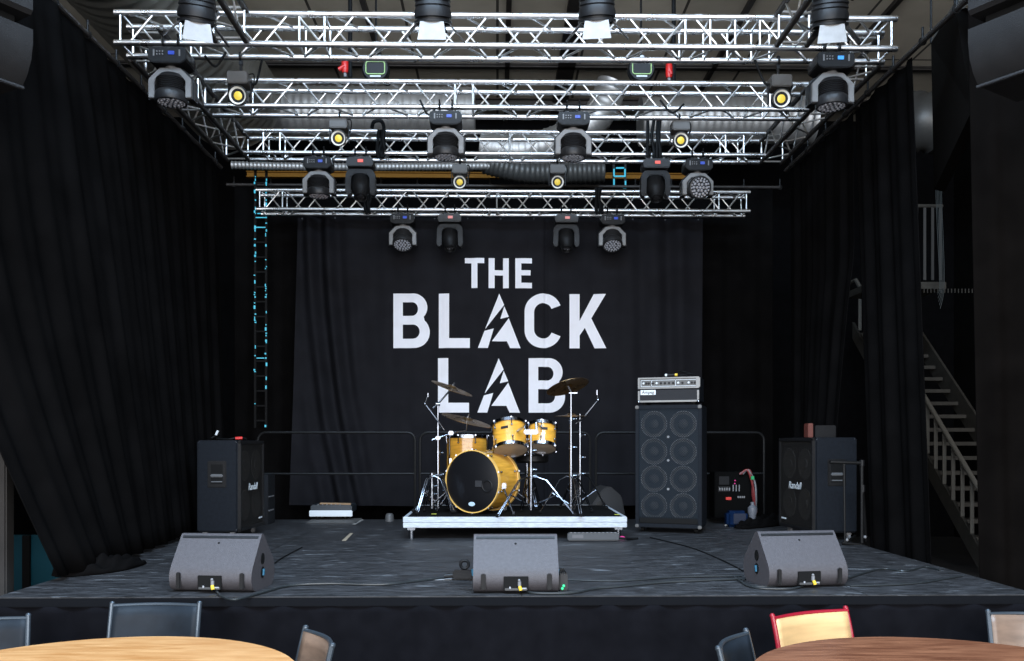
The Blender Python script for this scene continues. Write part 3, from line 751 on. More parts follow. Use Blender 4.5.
def par(label, px, pyl, ti):
    loc = T(px, ti, True); t = thing('led_par_lamp', label, 'stage light', loc, 0, 'small lamps with yellow centres')
    drop = loc.z - P(px, pyl, loc.y - .1).z      # lens centre below chord
    MB().torus(rotm(0, PI / 2, 0), .034, .010, 16, 6).box((0, 0, -.05), (.03, .03, .04), .003).cyl((0, 0, -.05), (0, 0, -drop + .16), .012, 8).build('clamp', blk, t)
    zb = -drop + .135
    bx = MB().box((0, -.03, zb), (.165, .17, .10), .008).build('driver_box', mat('brown_grey_housing', (.075, .068, .06), .5), t)
    b = MB()
    for s in (-1, 1): b.box((s * .092, -.03, zb - .085), (.008, .03, .17), .002)
    b.build('bracket', blk, t)
    M = Matrix.Translation((0, -.05, -drop)) @ align((0, -1, -.22))
    MB().lathe([(0, -.09), (.05, -.09), (.065, -.05), (.078, .03), (.080, .055), (.070, .058), (.068, .04), (0, .03)], M, 28).build('barrel', blk, t)
    r_ = MB().lathe([(.069, .05), (.05, .034), (.036, .031), (0, .0305)], M, 28).build('reflector', refl, t)
    MB().lathe([(0, .042), (.022, .041), (.036, .034), (.036, .031)], M, 24).build('emitter', cob, r_)
    b = MB(); b.tube(smoothpath([(.03, 0, zb + .05), (.1, 0, zb + .07), (.11, -.02, zb - .02), (.07, 0, zb - .12)], 6), .006, 6); b.build('cable', cable_m, t)
par('small yellow centred lamp under the front truss, left', 241, 94, 0)
par('small yellow centred lamp under the front truss, right', 778, 97, 0)
par('small yellow centred lamp under the second truss, left', 340, 137, 1)
par('small yellow centred lamp under the second truss, right', 679, 139, 1)
par('small yellow centred lamp under the third truss, left of centre', 460, 181, 2)
par('small yellow centred lamp under the third truss, right of centre', 557, 181, 2)
def fresnel(label, px, py, leafm, sx=0, mount=None):
    Yf = 6.0; c = P(px, py, Yf)      # front of barrel
    m3 = mount or Vector((c.x, Y0, Z0))
    t = thing('barn_door_spotlight', label, 'stage light', m3, 0, 'theatre spotlights with barn doors')
    off = c - m3
    ax = Vector((sx, .30, -1)).normalized()
    M = Matrix.Translation(off) @ align(ax)
    R_ = .125; prof = [(0, -.30), (.08, -.30), (.115, -.26)]
    for k in range(6): prof += [(.124, -.24 + k * .03), (.117, -.232 + k * .03)]
    prof += [(.128, -.05), (.128, -.015), (.112, -.01), (.112, 0), (.13, .005), (.13, .02), (.105, .02), (.1, -.01), (0, -.015)]
    MB().lathe(prof, M, 32).build('barrel', blk, t, smooth=30)
    b = MB(); top = Vector((0, 0, -.05)); cc = M @ Vector((0, 0, -.15))
    b.torus(rotm(PI / 2, 0, 0) if mount else rotm(0, PI / 2, 0), .034, .012, 16, 6); b.cyl((0, 0, -.02), (0, 0, -.05), .014, 8)
    for s in (-1, 1): b.tube([(0, 0, -.045), (cc.x + s * .150, cc.y * .3, -.055), (cc.x + s * .150, cc.y, cc.z)], .011, 8)
    b.build('bracket', blk, t)
    # barn doors
    def leaf(ang, open_, w0, w1, L_, m):
        mm = MB(); Ml = M @ Matrix.Rotation(ang, 4, 'Z') @ Matrix.Translation((0, -.115, .02)) @ Matrix.Rotation(open_, 4, 'X')
        t_ = bmesh.new(); vs = [t_.verts.new(v) for v in ((-w0, 0, 0), (w0, 0, 0), (w1, 0, L_), (-w1, 0, L_))]; t_.faces.new(vs)
        r = bmesh.ops.extrude_face_region(t_, geom=t_.faces[:]); bmesh.ops.translate(t_, vec=(0, .004, 0), verts=[g for g in r['geom'] if isinstance(g, bmesh.types.BMVert)])
        bmesh.ops.recalc_face_normals(t_, faces=t_.faces); mm._add(t_, Ml); mm.build('barn_door', m, t, smooth=0)
    leaf(0, .30, .080, .098, .125, leafm)
    leaf(PI, .9, .08, .09, .05, blk2); leaf(PI / 2, .75, .06, .05, .15, blk2); leaf(-PI / 2, .75, .06, .05, .15, blk2)
    return t
leafg = mat('pale_grey_leaf', (.24, .23, .22), .5, noise=.12, nscale=20)
fresnel('barn door spotlight at the far left above the front truss', 197, 21, leafg, -.12, Vector((fl - .0, 5.85, ZB)))
fresnel('barn door spotlight above the front truss left of centre', 433, 21, leafg)
fresnel('barn door spotlight above the front truss right of centre', 597, 20, leafg, .04)
fresnel('barn door spotlight at the far right above the front truss', 829, 24, leafg, .05, Vector((fr + TW, 5.85, ZB)))

# ================================================================== HUNG LOUDSPEAKERS
def array(label, cx, cy, zb, rz, group):
    t = thing('hung_loudspeaker', label, 'loudspeaker', (cx, cy, zb), rz, group)
    m = mat('loudspeaker_paint', (.013, .0125, .0125), .55, noise=.15, bump=.4, spec=.15)
    w = 1.0
    # lower curved element, y toward back
    Mr = rotm(0, 0, PI / 2)
    def el(z0, h, d, curved):
        if curved: poly = [(0, h), (0, h * .75), (.015, h * .45), (.05, h * .2), (.10, 0), (d, .0), (d, h)]
        else: poly = [(0, h), (0, .02), (.02, 0), (d, 0), (d, h)]
        b = MB(); b.prism([(x, z + z0) for x, z in poly], -w / 2, w / 2, rotm(0, 0, PI / 2)); return b
    el(0, .28, .5, True).build('lower_cabinet', m, t)
    el(.36, 1.1, .6, False).build('upper_cabinet', m, t)
    MB().box((0, .32, .32), (w * .92, .44, .09)).build('gap_frame', rubber, t)
    MB().box((0, -.001 + .1, -.006), (w + .01, .03, .016), .004).build('edge_trim', blk2, t)
    b = MB()
    for s in (-1, 1): b.cyl((s * .42, .3, 1.46), (s * .42, .3, CZ - zb), .012, 8)
    b.build('suspension_cable', blk_metal, t)
    return t
pr = P(968, 82, 4.6); 
rzr = math.radians(-58)
t = array('black hung loudspeaker at the upper right corner', 0, 0, 0, rzr, 'hung loudspeakers at the sides')
ax = Vector((math.cos(rzr), math.sin(rzr), 0)); t.location = pr + ax * .5
pl = P(33, 83, 4.6); rzl = math.radians(58)
t = array('black hung loudspeaker at the upper left corner', 0, 0, 0, rzl, 'hung loudspeakers at the sides')
ax = Vector((math.cos(rzl), math.sin(rzl), 0)); t.location = pl - ax * .5

# dark acoustic panel right
t = thing('acoustic_panel', 'tall dark padded panel hanging between the right drapes', 'panel', P(948, 160, 6.2))
c0 = P(948, 160, 6.2)
p1 = P(931, 43, 7.6) - c0; p2 = P(955, 5, 6.3) - c0; p3 = P(972, 110, 6.3) - c0; p4 = P(934, 190, 7.6) - c0
b = MB(); bm = b.bm; vs = [bm.verts.new(v) for v in (p1, p2, p3, p4)]; f = bm.faces.new(vs)
r = bmesh.ops.extrude_face_region(bm, geom=[f]); bmesh.ops.translate(bm, vec=(.12, .05, 0), verts=[g for g in r['geom'] if isinstance(g, bmesh.types.BMVert)])
bmesh.ops.recalc_face_normals(bm, faces=bm.faces); b.build('board', mat('dark_felt', (.010, .009, .0082), .9, spec=.03), t)
MB().cyl(p1 + Vector((.05, 0, .02)), p2 + Vector((.05, 0, .02)), .045, 12).build('padded_top', mat('pale_padding', (.12, .115, .10), .8), t)
b = MB(); b.cyl(p2, (p2.x, p2.y, CZ - c0.z), .01, 8); b.cyl(p1, (p1.x, p1.y, CZ - c0.z), .01, 8); b.build('suspension_cable', blk_metal, t)

# ================================================================== STAIRS (right, behind)
X0 = P(985, 500, 11.0).x
t = thing('staircase', 'grey steel staircase with handrail behind the right drapes', 'stairs', (X0, 11.0, 0))
run, rise, n = 4.0, 3.55, 17
for k in range(n):
    y = run * (k + .5) / n; z = rise * (k + 1) / n
    MB().box((.50, y + .12, z), (.94, .27, .055), .004).build('tread', stair_m, t)
for x in (0.0, 1.0):
    b = MB(); b.prism([(0, -.05), (0, .24 + .14 * x), (run + .1, rise + .24 + .14 * x), (run + .1, rise - .05)], -.02, .02, Matrix.Translation((x, 0, 0)) @ rotm(0, 0, PI / 2)); b.build('stringer', stair_m, t)
hl = MB()
hl.tube([(0, -.05, .90), (0, 0, .96), (0, run, rise + .96), (0, run + .4, rise + .96)], .034, 10); hl.build('handrail', mat('pale_rail_paint', (.15, .14, .12), .5), t)
for k in range(17):
    y = run * (k + .3) / 17; z = rise * y / run
    MB().box((0, y, z + .58), (.05, .02, .74), .002).build('baluster', MATS['pale_rail_paint'], t)
# upper landing with guard
t = thing('landing_guard', 'grey barred landing guard high up between the right drapes', 'railing', P(905, 283, 12.6))
b = MB(); b.box((-.02, .3, -.06), (1.1, .9, .10), .004); b.build('floor_plate', stair_m, t)
for k in range(9): MB().box((-.45 + k * .115, -.1, .55), (.04, .012, 1.05), .002).build('bar', mat('dim_light_rail', (.055, .052, .048), .6), t)  # dim light around the guard is put into the bars' darker colour
MB().tube([(-.55, -.1, 1.1), (.5, -.1, 1.1)], .025, 8).build('top_rail', stair_m, t)
b = MB()
for k in range(30): b.box((-.2 + k * .05, -.16, -.14), (.012, .012, .06))
b.build('fringe', stair_m, t)
b = MB()
for k in range(5): b.tube(smoothpath([(.12 + k * .018, -.2 , 2.5), (.13 + k * .02, -.2, 1.2), (.17 + k * .017, -.22, 0), (.15 + .01 * k, -.2, -.2 - .05 * k)], 8), .004, 6)
o = b.build('hanging_cables', mat('pale_cable', (.025, .035, .035), .5)); o.location = P(920, 283, 12.4); tag(o, 'bunch of thin cables hanging down past the landing guard', 'cable')

# ================================================================== GUARD RAILS on the rear stage edge
def rail(label, x0, x1):
    Y = 9.93; a = P(x0, 443, Y).x; e = P(x1, 443, Y).x; w = e - a; t = thing('guard_rail', label, 'railing', (a, Y, ST), 0, 'guard rails along the rear stage edge')
    H = 1.0; c = .09
    pts = [(0, 0, 0), (0, 0, H - c)] + [(c - c * math.cos(PI / 2 * k / 5), 0, H - c + c * math.sin(PI / 2 * k / 5)) for k in range(1, 5)] + [(c, 0, H)]
    pts += [(w - x, 0, z) for x, _, z in pts[::-1]]
    MB().tube(pts, .015, 10).build('frame', blk_metal, t)
    MB().cyl((0, 0, .53), (w, 0, .53), .013, 8).build('middle_bar', blk_metal, t)
    b = MB(); b.box((0, 0, .006), (.1, .1, .012)); b.box((w, 0, .006), (.1, .1, .012)); b.build('foot_plate', blk_metal, t)
rail('left black tubular guard rail behind the silver edged box', 258, 415)
rail('middle black tubular guard rail behind the drum kit', 420, 590)
rail('right black tubular guard rail behind the bass cabinet', 596, 764)

# ================================================================== DRUM RISER
RZ = 1.005; rl = G(404, 540).x; ry = 7.95; rw = 2.04; rd = 1.55
rlx = P(403, 520, ry).x; rw = P(627, 520, ry).x - rlx
t = thing('drum_riser', 'low silver edged platform with black top carrying the drum kit', 'platform', (rlx, ry, ST))
h = RZ - ST
b = MB(); b.box((rw / 2, .02, h - .026), (rw, .04, .050), .004).box((rw / 2, .02, h - .076), (rw, .038, .046), .004).box((rw / 2, rd - .02, h - .05), (rw, .04, .10), .004).box((.02, rd / 2, h - .05), (.04, rd - .09, .10), .004).box((rw - .02, rd / 2, h - .05), (.04, rd - .09, .10), .004)
b.build('rim', steel_r, t)
MB().box((rw / 2, rd / 2, h - .012), (rw - .06, rd - .06, .02)).build('top_panel', carpet, t)
for x in (.07, rw - .07):
    for y in (.08, rd - .08): MB().cyl((x, y, 0), (x, y, h - .10), .026, 14).box((x, y, h - .11), (.07, .07, .03), .004).build('leg', chromed, t)
RT = RZ - .002

# ---- drums
def M_axis(loc, axis, up=None): return Matrix.Translation(loc) @ align(axis)
def drum(name, label, c, axis, r, L_, hoopm, nl, bottomm, topm, parent=None, badge=True, hoopw=.016, ring=True, lugz=None, cat='drum', roll=0):
    """c: centre of the bottom head; axis bottom->top"""
    t = thing(name, label, cat, c); M = align(axis) @ Matrix.Rotation(roll, 4, 'Z')
    MB().lathe([(r, .01), (r, L_ - .01), (r - .006, L_ - .01), (r - .006, .01)], M, 48, closed=True).build('shell', amber, t)
    for z, nm in ((0, 'lower'), (L_, 'upper')):
        s = 1 if z == 0 else -1
        MB().lathe([(r + .004, z - .006 * s), (r + .014, z - .006 * s), (r + .014, z + .028 * s), (r + .004, z + .028 * s)], M, 48, closed=True).build('hoop', hoopm, t)
    MB().lathe([(0, .003), (r, .003), (r + .004, .004), (r, .008), (0, .008)], M, 40).build('lower_head', bottomm, t)
    MB().lathe([(0, L_ - .003), (r, L_ - .003), (r + .004, L_ - .005), (r, L_ - .008), (0, L_ - .008)], M, 40).build('upper_head', topm, t)
    for k in range(nl):
        a = 2 * PI * (k + .5) / nl
        b = MB()
        for z in (.28, .72) if L_ < .35 else (.18, .82):
            p = Vector(((r + .012) * math.cos(a), (r + .012) * math.sin(a), L_ * z)); b.sph(M @ p, .010, (1, 1, 1), 10)
            zz = L_ if z > .5 else 0
            b.cyl(M @ Vector(((r + .014) * math.cos(a), (r + .014) * math.sin(a), L_ * z)), M @ Vector(((r + .018) * math.cos(a), (r + .018) * math.sin(a), zz)), .0045, 6)
            b.box(M @ Vector(((r + .018) * math.cos(a), (r + .018) * math.sin(a), zz)), (.015, .015, .018), .004)
        b.build('tuning_lug', chrome, t)
    return t, M
# bass drum : faces front-left
bc = P(472, 481.5, 8.3); ang = math.radians(30)
nrm_ = Vector((-math.sin(ang), -math.cos(ang), 0)); Rb = .288
bc.z = RT + Rb + .022
back = bc - nrm_ * .40
bd, Mb = drum('bass_drum', 'large amber bass drum with black front head', back, nrm_, Rb, .40, amber2, 10, headw, mat('black_drum_skin', (.006, .006, .007), .35, spec=.3), badge=False)
Mt = Matrix.Translation((bc - back)) @ Matrix.Rotation(-ang, 4, 'Z') @ FACE
b = MB(); Ml = Mt
b.lathe([(0, .006), (.03, .005), (.032, .002)], Mt @ Matrix.Translation((0, -.215, .004)) @ Matrix.Diagonal((1.15, .65, 1, 1)), 24); b.build('oval_badge', mat('pale_blue_badge', (.45, .58, .68), .4), bd)
b = MB(); b.box((0, 0, 0), (.075, .06, .002), 0, Mt @ Matrix.Translation((.075, -.02, .004))); b.build('head_mark', mat('dark_grey_mark', (.03, .03, .032), .4), bd)
b = MB(); b.lathe([(.045, .003), (.053, .006), (.06, .003)], Mt @ Matrix.Translation((.17, -.04, .003)), 28); b.build('port_ring', blk, bd)
for s in (1, -1):
    side = Vector((math.cos(ang), -math.sin(ang), 0)) * s * -1 * -1
    p0 = (bc - back) + nrm_ * -.10 + side * .29 + Vector((0, 0, -.06)); p1 = p0 + side * .14 + nrm_ * .06; p1.z = RT - back.z + .01
    MB().cyl(p0, p1, .010, 10).cyl(p1, p1 + Vector((0, 0, .03)), .016, 8).box(p0 + Vector((0, 0, .02)), (.05, .04, .06), .008).build('spur', chrome, bd)
# toms
tiltv = Vector((0.04, .42, 1)).normalized()
c1 = P(510.5, 450.5, 8.42); t1, M1 = drum('rack_tom', 'larger amber rack tom on the left of the double tom stand', c1, Vector((-.07, .47, 1)), .162, .275, chrome, 6, head_m, headw)
c2 = P(541.8, 448.5, 8.48); t2, M2 = drum('rack_tom', 'smaller amber rack tom on the right of the double tom stand', c2, Vector((.05, .42, 1)), .136, .24, chrome, 6, head_m, headw)
for tt, M_, r_, L_ in ((t1, M1, .160, .27), (t2, M2, .136, .235)):
    lv = M_.to_3x3().inverted() @ Vector((-.25 if tt is t1 else .05, -1, 0)); aa = math.atan2(lv.y, lv.x)
    MB().box((0, 0, 0), (.07, .006, .026), .001, M_ @ Matrix.Rotation(aa, 4, 'Z') @ Matrix.Translation((r_ + .003, 0, L_ * .66)) @ rotm(0, 0, PI / 2)).build('badge', blk, tt)
# floor tom behind left
c3 = P(467.5, 443, 8.98); c3.z = RT + .33
t3, M3 = drum('floor_tom', 'wide amber floor tom standing behind the bass drum', c3, Vector((.0, .03, 1)), .213, .42, chrome, 8, headw, headw)
for k in range(3):
    a = PI * 2 * k / 3 - 2.5; x, y = .225 * math.cos(a), .225 * math.sin(a)
    MB().tube([(x, y, .44), (x, y, -.24), (x * 1.12, y * 1.12, RT - c3.z + .012)], .009, 8).box((x * .95, y * .95, .16), (.03, .03, .07), .005).build('leg', chrome, t3)

def tripod(t, hub, zf, R_, n=3, a0=.4, dbl=True, name='leg'):
    """legs from collar down to feet; hub xy in local coordinates"""
    for k in range(n):
        a = a0 + 2 * PI * k / n; d = Vector((math.cos(a), math.sin(a), 0))
        top = Vector((hub[0], hub[1], zf + .36)); kn = top + d * (R_ * .36) + Vector((0, 0, -.03)); ft = Vector((hub[0], hub[1], zf + .012)) + d * R_
        b = MB(); o1 = Vector((-d.y, d.x, 0)) * .010
        for s in ((1, -1) if dbl else (0,)):
            b.tube([top + o1 * s, top + d * R_ * .14 + o1 * s, kn + o1 * s, ft + o1 * s], .0055, 8)
        low = Vector((hub[0], hub[1], zf + .09)); mid = kn.lerp(ft, .40); b.tube([low, mid], .007, 8)
        L_ = b.build(name, chrome, t)
        MB().sph(ft + Vector((0, 0, .01)), .020, (1, 1, .9), 10).build('rubber_foot', rubber, L_)
def cymbal(label, c, axis, r, name='cymbal'):
    M = align(axis)
    prof = [(.006, .028), (.028, .026), (.045, .016), (.055, .008)] + [(.055 + (r - .055) * k / 8, .008 - .012 * (k / 8) ** 1.3) for k in range(1, 9)]
    prof += [(rr, z - .0025) for rr, z in prof[::-1]]
    t = thing(name, label, 'cymbal', c, group='cymbals of the drum kit')
    MB().lathe(prof, M, 48, closed=True).build('plate', brass, t, smooth=50)
    MB().cyl(M @ Vector((0, 0, .025)), M @ Vector((0, 0, .06)), .009, 10).cyl(M @ Vector((0, 0, .026)), M @ Vector((0, 0, .036)), .02, 14).build('wing_nut', chromed, t)
    return t
def stand(label, px, Yb, pytop, R_, a0, group='chrome stands of the drum kit', zc=None, name='cymbal_stand'):
    base = P(px, 500, Yb); t = thing(name, label, 'stand', (base.x, Yb, RT), group=group)
    H = P(px, pytop, Yb).z - RT
    b = MB().cyl((0, 0, .05), (0, 0, H * .55), .014, 12).cyl((0, 0, H * .5), (0, 0, H), .0105, 12); b.build('pole', chrome, t)
    b = MB()
    for z in (.37, H * .55, H * .78): b.cyl((0, 0, z - .02), (0, 0, z + .02), .021, 12).cyl((0, 0, z), (.045, -.01, z), .006, 8).sph((.05, -.012, z), .011)
    b.cyl((0, 0, .08), (0, 0, .11), .02, 12)
    b.build('collar', chromed, t)
    tripod(t, (0, 0), 0, R_, a0=a0)
    return t, H
# left stand
Ls, H = stand('left chrome boom stand holding the left crash and ride cymbals', 438, 8.5, 404, .24, 1.2)
loc = Vector(Ls.location)
tip = P(452, 388, 8.5) - loc
MB().tube([(-.05, 0, H - .04), (0, 0, H), tip], .009, 8).cyl((-.02, 0, H), (.02, 0, H), .02).build('boom_arm', chromed, Ls)
a = P(440, 424, 8.45) - loc; m_ = P(425, 404, 8.45) - loc; e = P(428, 393, 8.45) - loc
MB().tube([a + Vector((.04, 0, -.06)), a, m_], .008, 8).sph(m_, .018).tube([m_, e], .007, 8).cyl(e, e + Vector((0, 0, -.04)), .012).build('side_arm', chromed, Ls)
a = P(432, 440, 8.45) - loc; e = P(458, 431, 8.45) - loc; up = P(467, 420, 8.4) - loc
MB().tube([a, e, P(466, 430, 8.42) - loc, up], .0085, 8).build('lower_arm', chrome, Ls)
MB().box(P(451, 433, 8.45) - loc, (.05, .04, .04), .008).box(P(438, 438, 8.45) - loc, (.05, .04, .035), .008).build('arm_clamp', chromed, Ls)
cymbal('left crash cymbal tilted high in front of the letter L', loc + tip, Vector((.38, -.16, 1)), .212)
cymbal('ride cymbal low in front of the letter L, above the floor tom', loc + up, Vector((.27, -.14, 1)), .25)
# hi-hat-ish second left tripod (low)
Lh, H = stand('low chrome pedal stand at the left of the bass drum', 432, 8.35, 478, .22, 2.0)
# right crash
Rs, H = stand('right chrome stand holding the right crash cymbal', 571, 8.2, 392, .30, .75)
loc = Vector(Rs.location)
MB().cyl((0, 0, H), P(568, 386, 8.2) - loc, .009, 8).cyl((-.02, 0, H - .01), (.06, 0, H - .01), .014, 10).build('tilter', chrome, Rs)
cymbal('right crash cymbal in front of the letter B', P(567.5, 386.5, 8.2), Vector((-.26, .30, 1)), .205)
# hi hat
Hs, H = stand('rear chrome stand holding the flat pair of cymbals, right', 580, 8.75, 414, .28, .2)
loc = Vector(Hs.location)
a = P(585, 416, 8.7) - loc; m_ = P(598, 400, 8.7) - loc; e = P(597, 390, 8.7) - loc
MB().tube([P(576, 424, 8.7) - loc, a, m_], .008, 8).sph(m_, .02).tube([m_, e], .008, 8).cyl(e, e + Vector((0, 0, -.05)), .013).build('side_arm', chrome, Hs)
MB().tube([(0, 0, H - .03), P(572, 415, 8.7) - loc], .008, 8).build('top_rod', chrome, Hs)
hc = P(571, 416, 8.7); cymbal('flat cymbal behind the right crash stand', hc, Vector((.0, .0, 1)), .172)
# double tom stand
Ts, H = stand('centre chrome stand carrying both rack toms', 531, 8.12, 432, .42, -.5 + .17, name='tom_stand')
loc = Vector(Ts.location)
b = MB().box((0, 0, H), (.135, .045, .045), .01); b.build('mount_block', chromed, Ts)
MB().tube([(-.05, 0, H), (-.05, .02, H + .06), P(516, 432, 8.38) - loc], .012, 8).build('tom_arm', chrome, Ts)
MB().tube([(.05, 0, H), (.05, .03, H + .08), P(541, 428, 8.40) - loc], .012, 8).build('tom_arm', chrome, Ts)
Sn, H = stand('short chrome stand behind the toms carrying the drum seat', 527, 8.95, 462, .24, .9, name='seat_stand')
loc = Vector(Sn.location)
t = thing('drum_stool', 'round black drum stool seat seen under the toms', 'stool', P(532, 458, 8.95))
MB().lathe([(0, -.05), (.15, -.05), (.17, -.03), (.17, .02), (.15, .04), (0, .045)], None, 32).build('cushion', blk, t)
# pedal
t = thing('bass_drum_pedal', 'chrome foot pedal behind the bass drum', 'pedal', (back.x + .08, back.y + .12, RT))
MB().box((0, .1, .02), (.09, .26, .012), .003, rotm(.18, 0, 0)).cyl((-.05, 0, 0), (-.05, 0, .2), .008).cyl((.05, 0, 0), (.05, 0, .2), .008).cyl((-.05, 0, .2), (.05, 0, .2), .008).build('frame', chromed, t)
# dark small wedge behind right of the kit
wp = G(604, 512); 
t = thing('small_floor_speaker', 'dark grey tilted speaker behind the right end of the drum riser', 'loudspeaker', (P(603, 500, 9.65).x, 9.65, ST), math.radians(8))
MB().prism([(-.24, 0), (.14, 0), (.20, .09), (.16, .30), (.03, .41), (-.05, .38), (-.24, .12)], -.2, .2, None, .015).build('cabinet', mat('dark_grey_cabinet', (.036, .036, .037), .6, spec=.2), t)
MB().lathe([(0, .0), (.05, 0), (.055, .02), (0, .03)], Matrix.Translation((-.08, -.2, .2)) @ rotm(PI / 2, 0, 0), 20).build('driver', blk, t)
# tape marks / sticks on riser
for i, (px, py) in enumerate([(434, 509.5), (617, 511)]):
    p = P(px, py, 8.3 if i == 0 else 8.2); o = MB().box((0, 0, 0), (.05, .03, .003)).build('tape_mark', mat('yellow_tape', (.45, .48, .05), .6)); o.location = (p.x, p.y, RT + .002); tag(o, ['yellow tape mark at the left of the riser top', 'yellow tape mark at the right of the riser top'][i], 'tape')

# ================================================================== BASS STACK
bp = G(635.5, 532)
rz = math.radians(-20); t = thing('bass_cabinet', 'tall black bass cabinet with eight round speakers', 'amplifier cabinet', (bp.x, bp.y, ST), rz)
w, h, d = .645, 1.25, .43
b = MB()
b.box((w / 2, d / 2 + .02, .05 + (h - .05) / 2), (w, d - .04, h - .05), .012)
for (cx, cz, sx, sz) in ((w / 2, h - .02, w, .04), (w / 2, .07, w, .04), (.018, h / 2 + .02, .036, h - .05), (w - .018, h / 2 + .02, .036, h - .05)): b.box((cx, .02, cz), (sx, .06, sz), .006)
b.build('cabinet', tolex, t)
MB().box((w / 2, .028, h / 2 + .02), (w - .07, .01, h - .09)).build('baffle', mat('baffle_black', (.012, .012, .012), .8), t)
for r_ in range(4):
    for c_ in range(2):
        x = w / 2 + (c_ - .5) * .285; z = h - .185 - r_ * .268
        M = Matrix.Translation((x, .022, z)) @ rotm(PI / 2, 0, 0)
        k = MB().lathe([(.128, 0), (.124, .009), (.114, .006), (.110, .000), (.05, -.004), (0, -.004)], M, 36).build('speaker_cone', cone_m, t)
        MB().lathe([(.052, -.003), (.045, .006), (.02, .012), (0, .013)], M, 24).build('dust_cap', mat('dust_cap_dark', (.022, .021, .021), .6), k)
        MB().torus(M @ Matrix.Translation((0, 0, .006)), .126, .0045, 36, 6).build('rim', ring_m, k)
MB().box((w / 2, .000, h / 2 + .06), (w - .072, .004, h - .17)).build('grille', grille_bass, t)
MB().box((w / 2, .004, .125), (w - .08, .006, .06), .002).build('lower_vent', rubber, t)
b = MB()
for x in (0.018, w - .018):
    for z in (h - .018, .065): b.box((x, -.0, z), (.036, .05, .034), .006)
b.build('corner_protector', mat('worn_dark_steel', (.10, .095, .09), .5), t)
b = MB()
for x in (.06, w - .06):
    for y in (.07, d - .05): b.cyl((x - .015, y, .026), (x + .015, y, .026), .026, 14)
b.build('caster', rubber, t)
b = MB()
for z in (h - .36 - .03, h - .62, h - .90): b.cyl((w / 2, -.002, z + .08), (w / 2, -.008, z + .08), .012, 12)
b.build('grille_screw', greym, t)
# amp head
Mz = Matrix.Rotation(rz, 4, 'Z'); hl_ = Vector((bp.x, bp.y, ST + h)) + (Mz @ Vector((.015, .02, 0)))
t = thing('amplifier_head', 'silver fronted bass amplifier head on top of the tall cabinet', 'amplifier', hl_, rz)
w2, h2 = .605, .27
MB().box((w2 / 2, .19, h2 / 2 + .02), (w2, .34, h2 - .02), .012).build('case', tolex, t)
b = MB(); y = .012
b.box((w2 / 2, y, h2 - .002), (w2 - .01, .02, .014), .002).box((w2 / 2, y, h2 - .098), (w2 - .01, .02, .016), .002).box((w2 / 2, y, .04), (w2 - .01, .02, .018), .002)
b.box((.014, y, .09), (.018, .02, .11), .002).box((w2 - .014, y, .09), (.018, .02, .11), .002).box((.014, y, h2 - .05), (.02, .02, .09), .002).box((w2 - .014, y, h2 - .05), (.04, .02, .09), .002)
b.build('trim_frame', plate_m, t)
fp = MB().box((w2 / 2, .018, h2 - .05), (w2 - .04, .01, .085)).build('control_panel', mat('grey_control_panel', (.085, .083, .078), .5, .2), t)
for i, x in enumerate([.06, .085, .11, .15, .19, .23, .27, .31, .35, .40, .44, .50, .53, .56]):
    M = Matrix.Translation((x, .012, h2 - .052)) @ rotm(PI / 2, 0, 0)
    MB().lathe([(.0, .012), (.009, .012), (.012, .0), (0, 0)], M, 14).build('knob', whiteb if i in (0, 4, 9, 11) else blk, fp)
b = MB(); 
for x0, x1 in ((.035, .13), (.14, .37), (.375, .58)): b.box(((x0 + x1) / 2, .011, h2 - .022), (x1 - x0, .003, .004)).box(((x0 + x1) / 2, .011, h2 - .082), (x1 - x0, .003, .004)).box((x0, .011, h2 - .052), (.004, .003, .06))
b.build('panel_lines', whiteb, fp)
MB().box((w2 / 2, .018, .098), (w2 - .05, .01, .11)).build('grille_cloth', grillcloth, t)
bd_ = MB().box((.105, .008, .128), (.15, .008, .048), .002).build('badge', whiteb, t)
text_mesh('Ampeg', .042, Matrix.Translation((.105, .002, .13)) @ FACE, 'badge_lettering', blk, bd_)
b = MB()
for x in (.012, w2 - .012): b.sph((x, .01, .035), .018)
b.build('corner_protector', chrome, t)
b = MB()
for x in (.06, w2 - .06):
    for y in (.06, .3): b.cyl((x, y, 0), (x, y, .03), .018, 12)
b.build('foot', rubber, t)
# microphone & cable lying on head
tp = hl_ + Vector((0, 0, h2 + .012))
def onhead(x, y, z): return tp + Mz @ Vector((x, y, z))
t = thing('cable_end', 'black cable with yellow ringed plug lying on the amplifier head', 'cable', tp, rz)
MB().tube(smoothpath([(.25, .06, .012), (.33, .10, .02), (.42, .08, .012), (.50, .12, .03), (.56, .1, .012), (.45, .16, .05), (.38, .12, .06)], 8), .008, 8).build('cable', cable_m, t)
MB().cyl((.26, .05, .016), (.36, .06, .018), .013, 12).build('plug_body', blk, t)
MB().cyl((.36, .06, .018), (.385, .062, .018), .014, 12).build('yellow_ring', yel, t)
MB().cyl((.265, .05, .016), (.285, .052, .016), .0145, 12).build('pale_ring', whiteb, t)

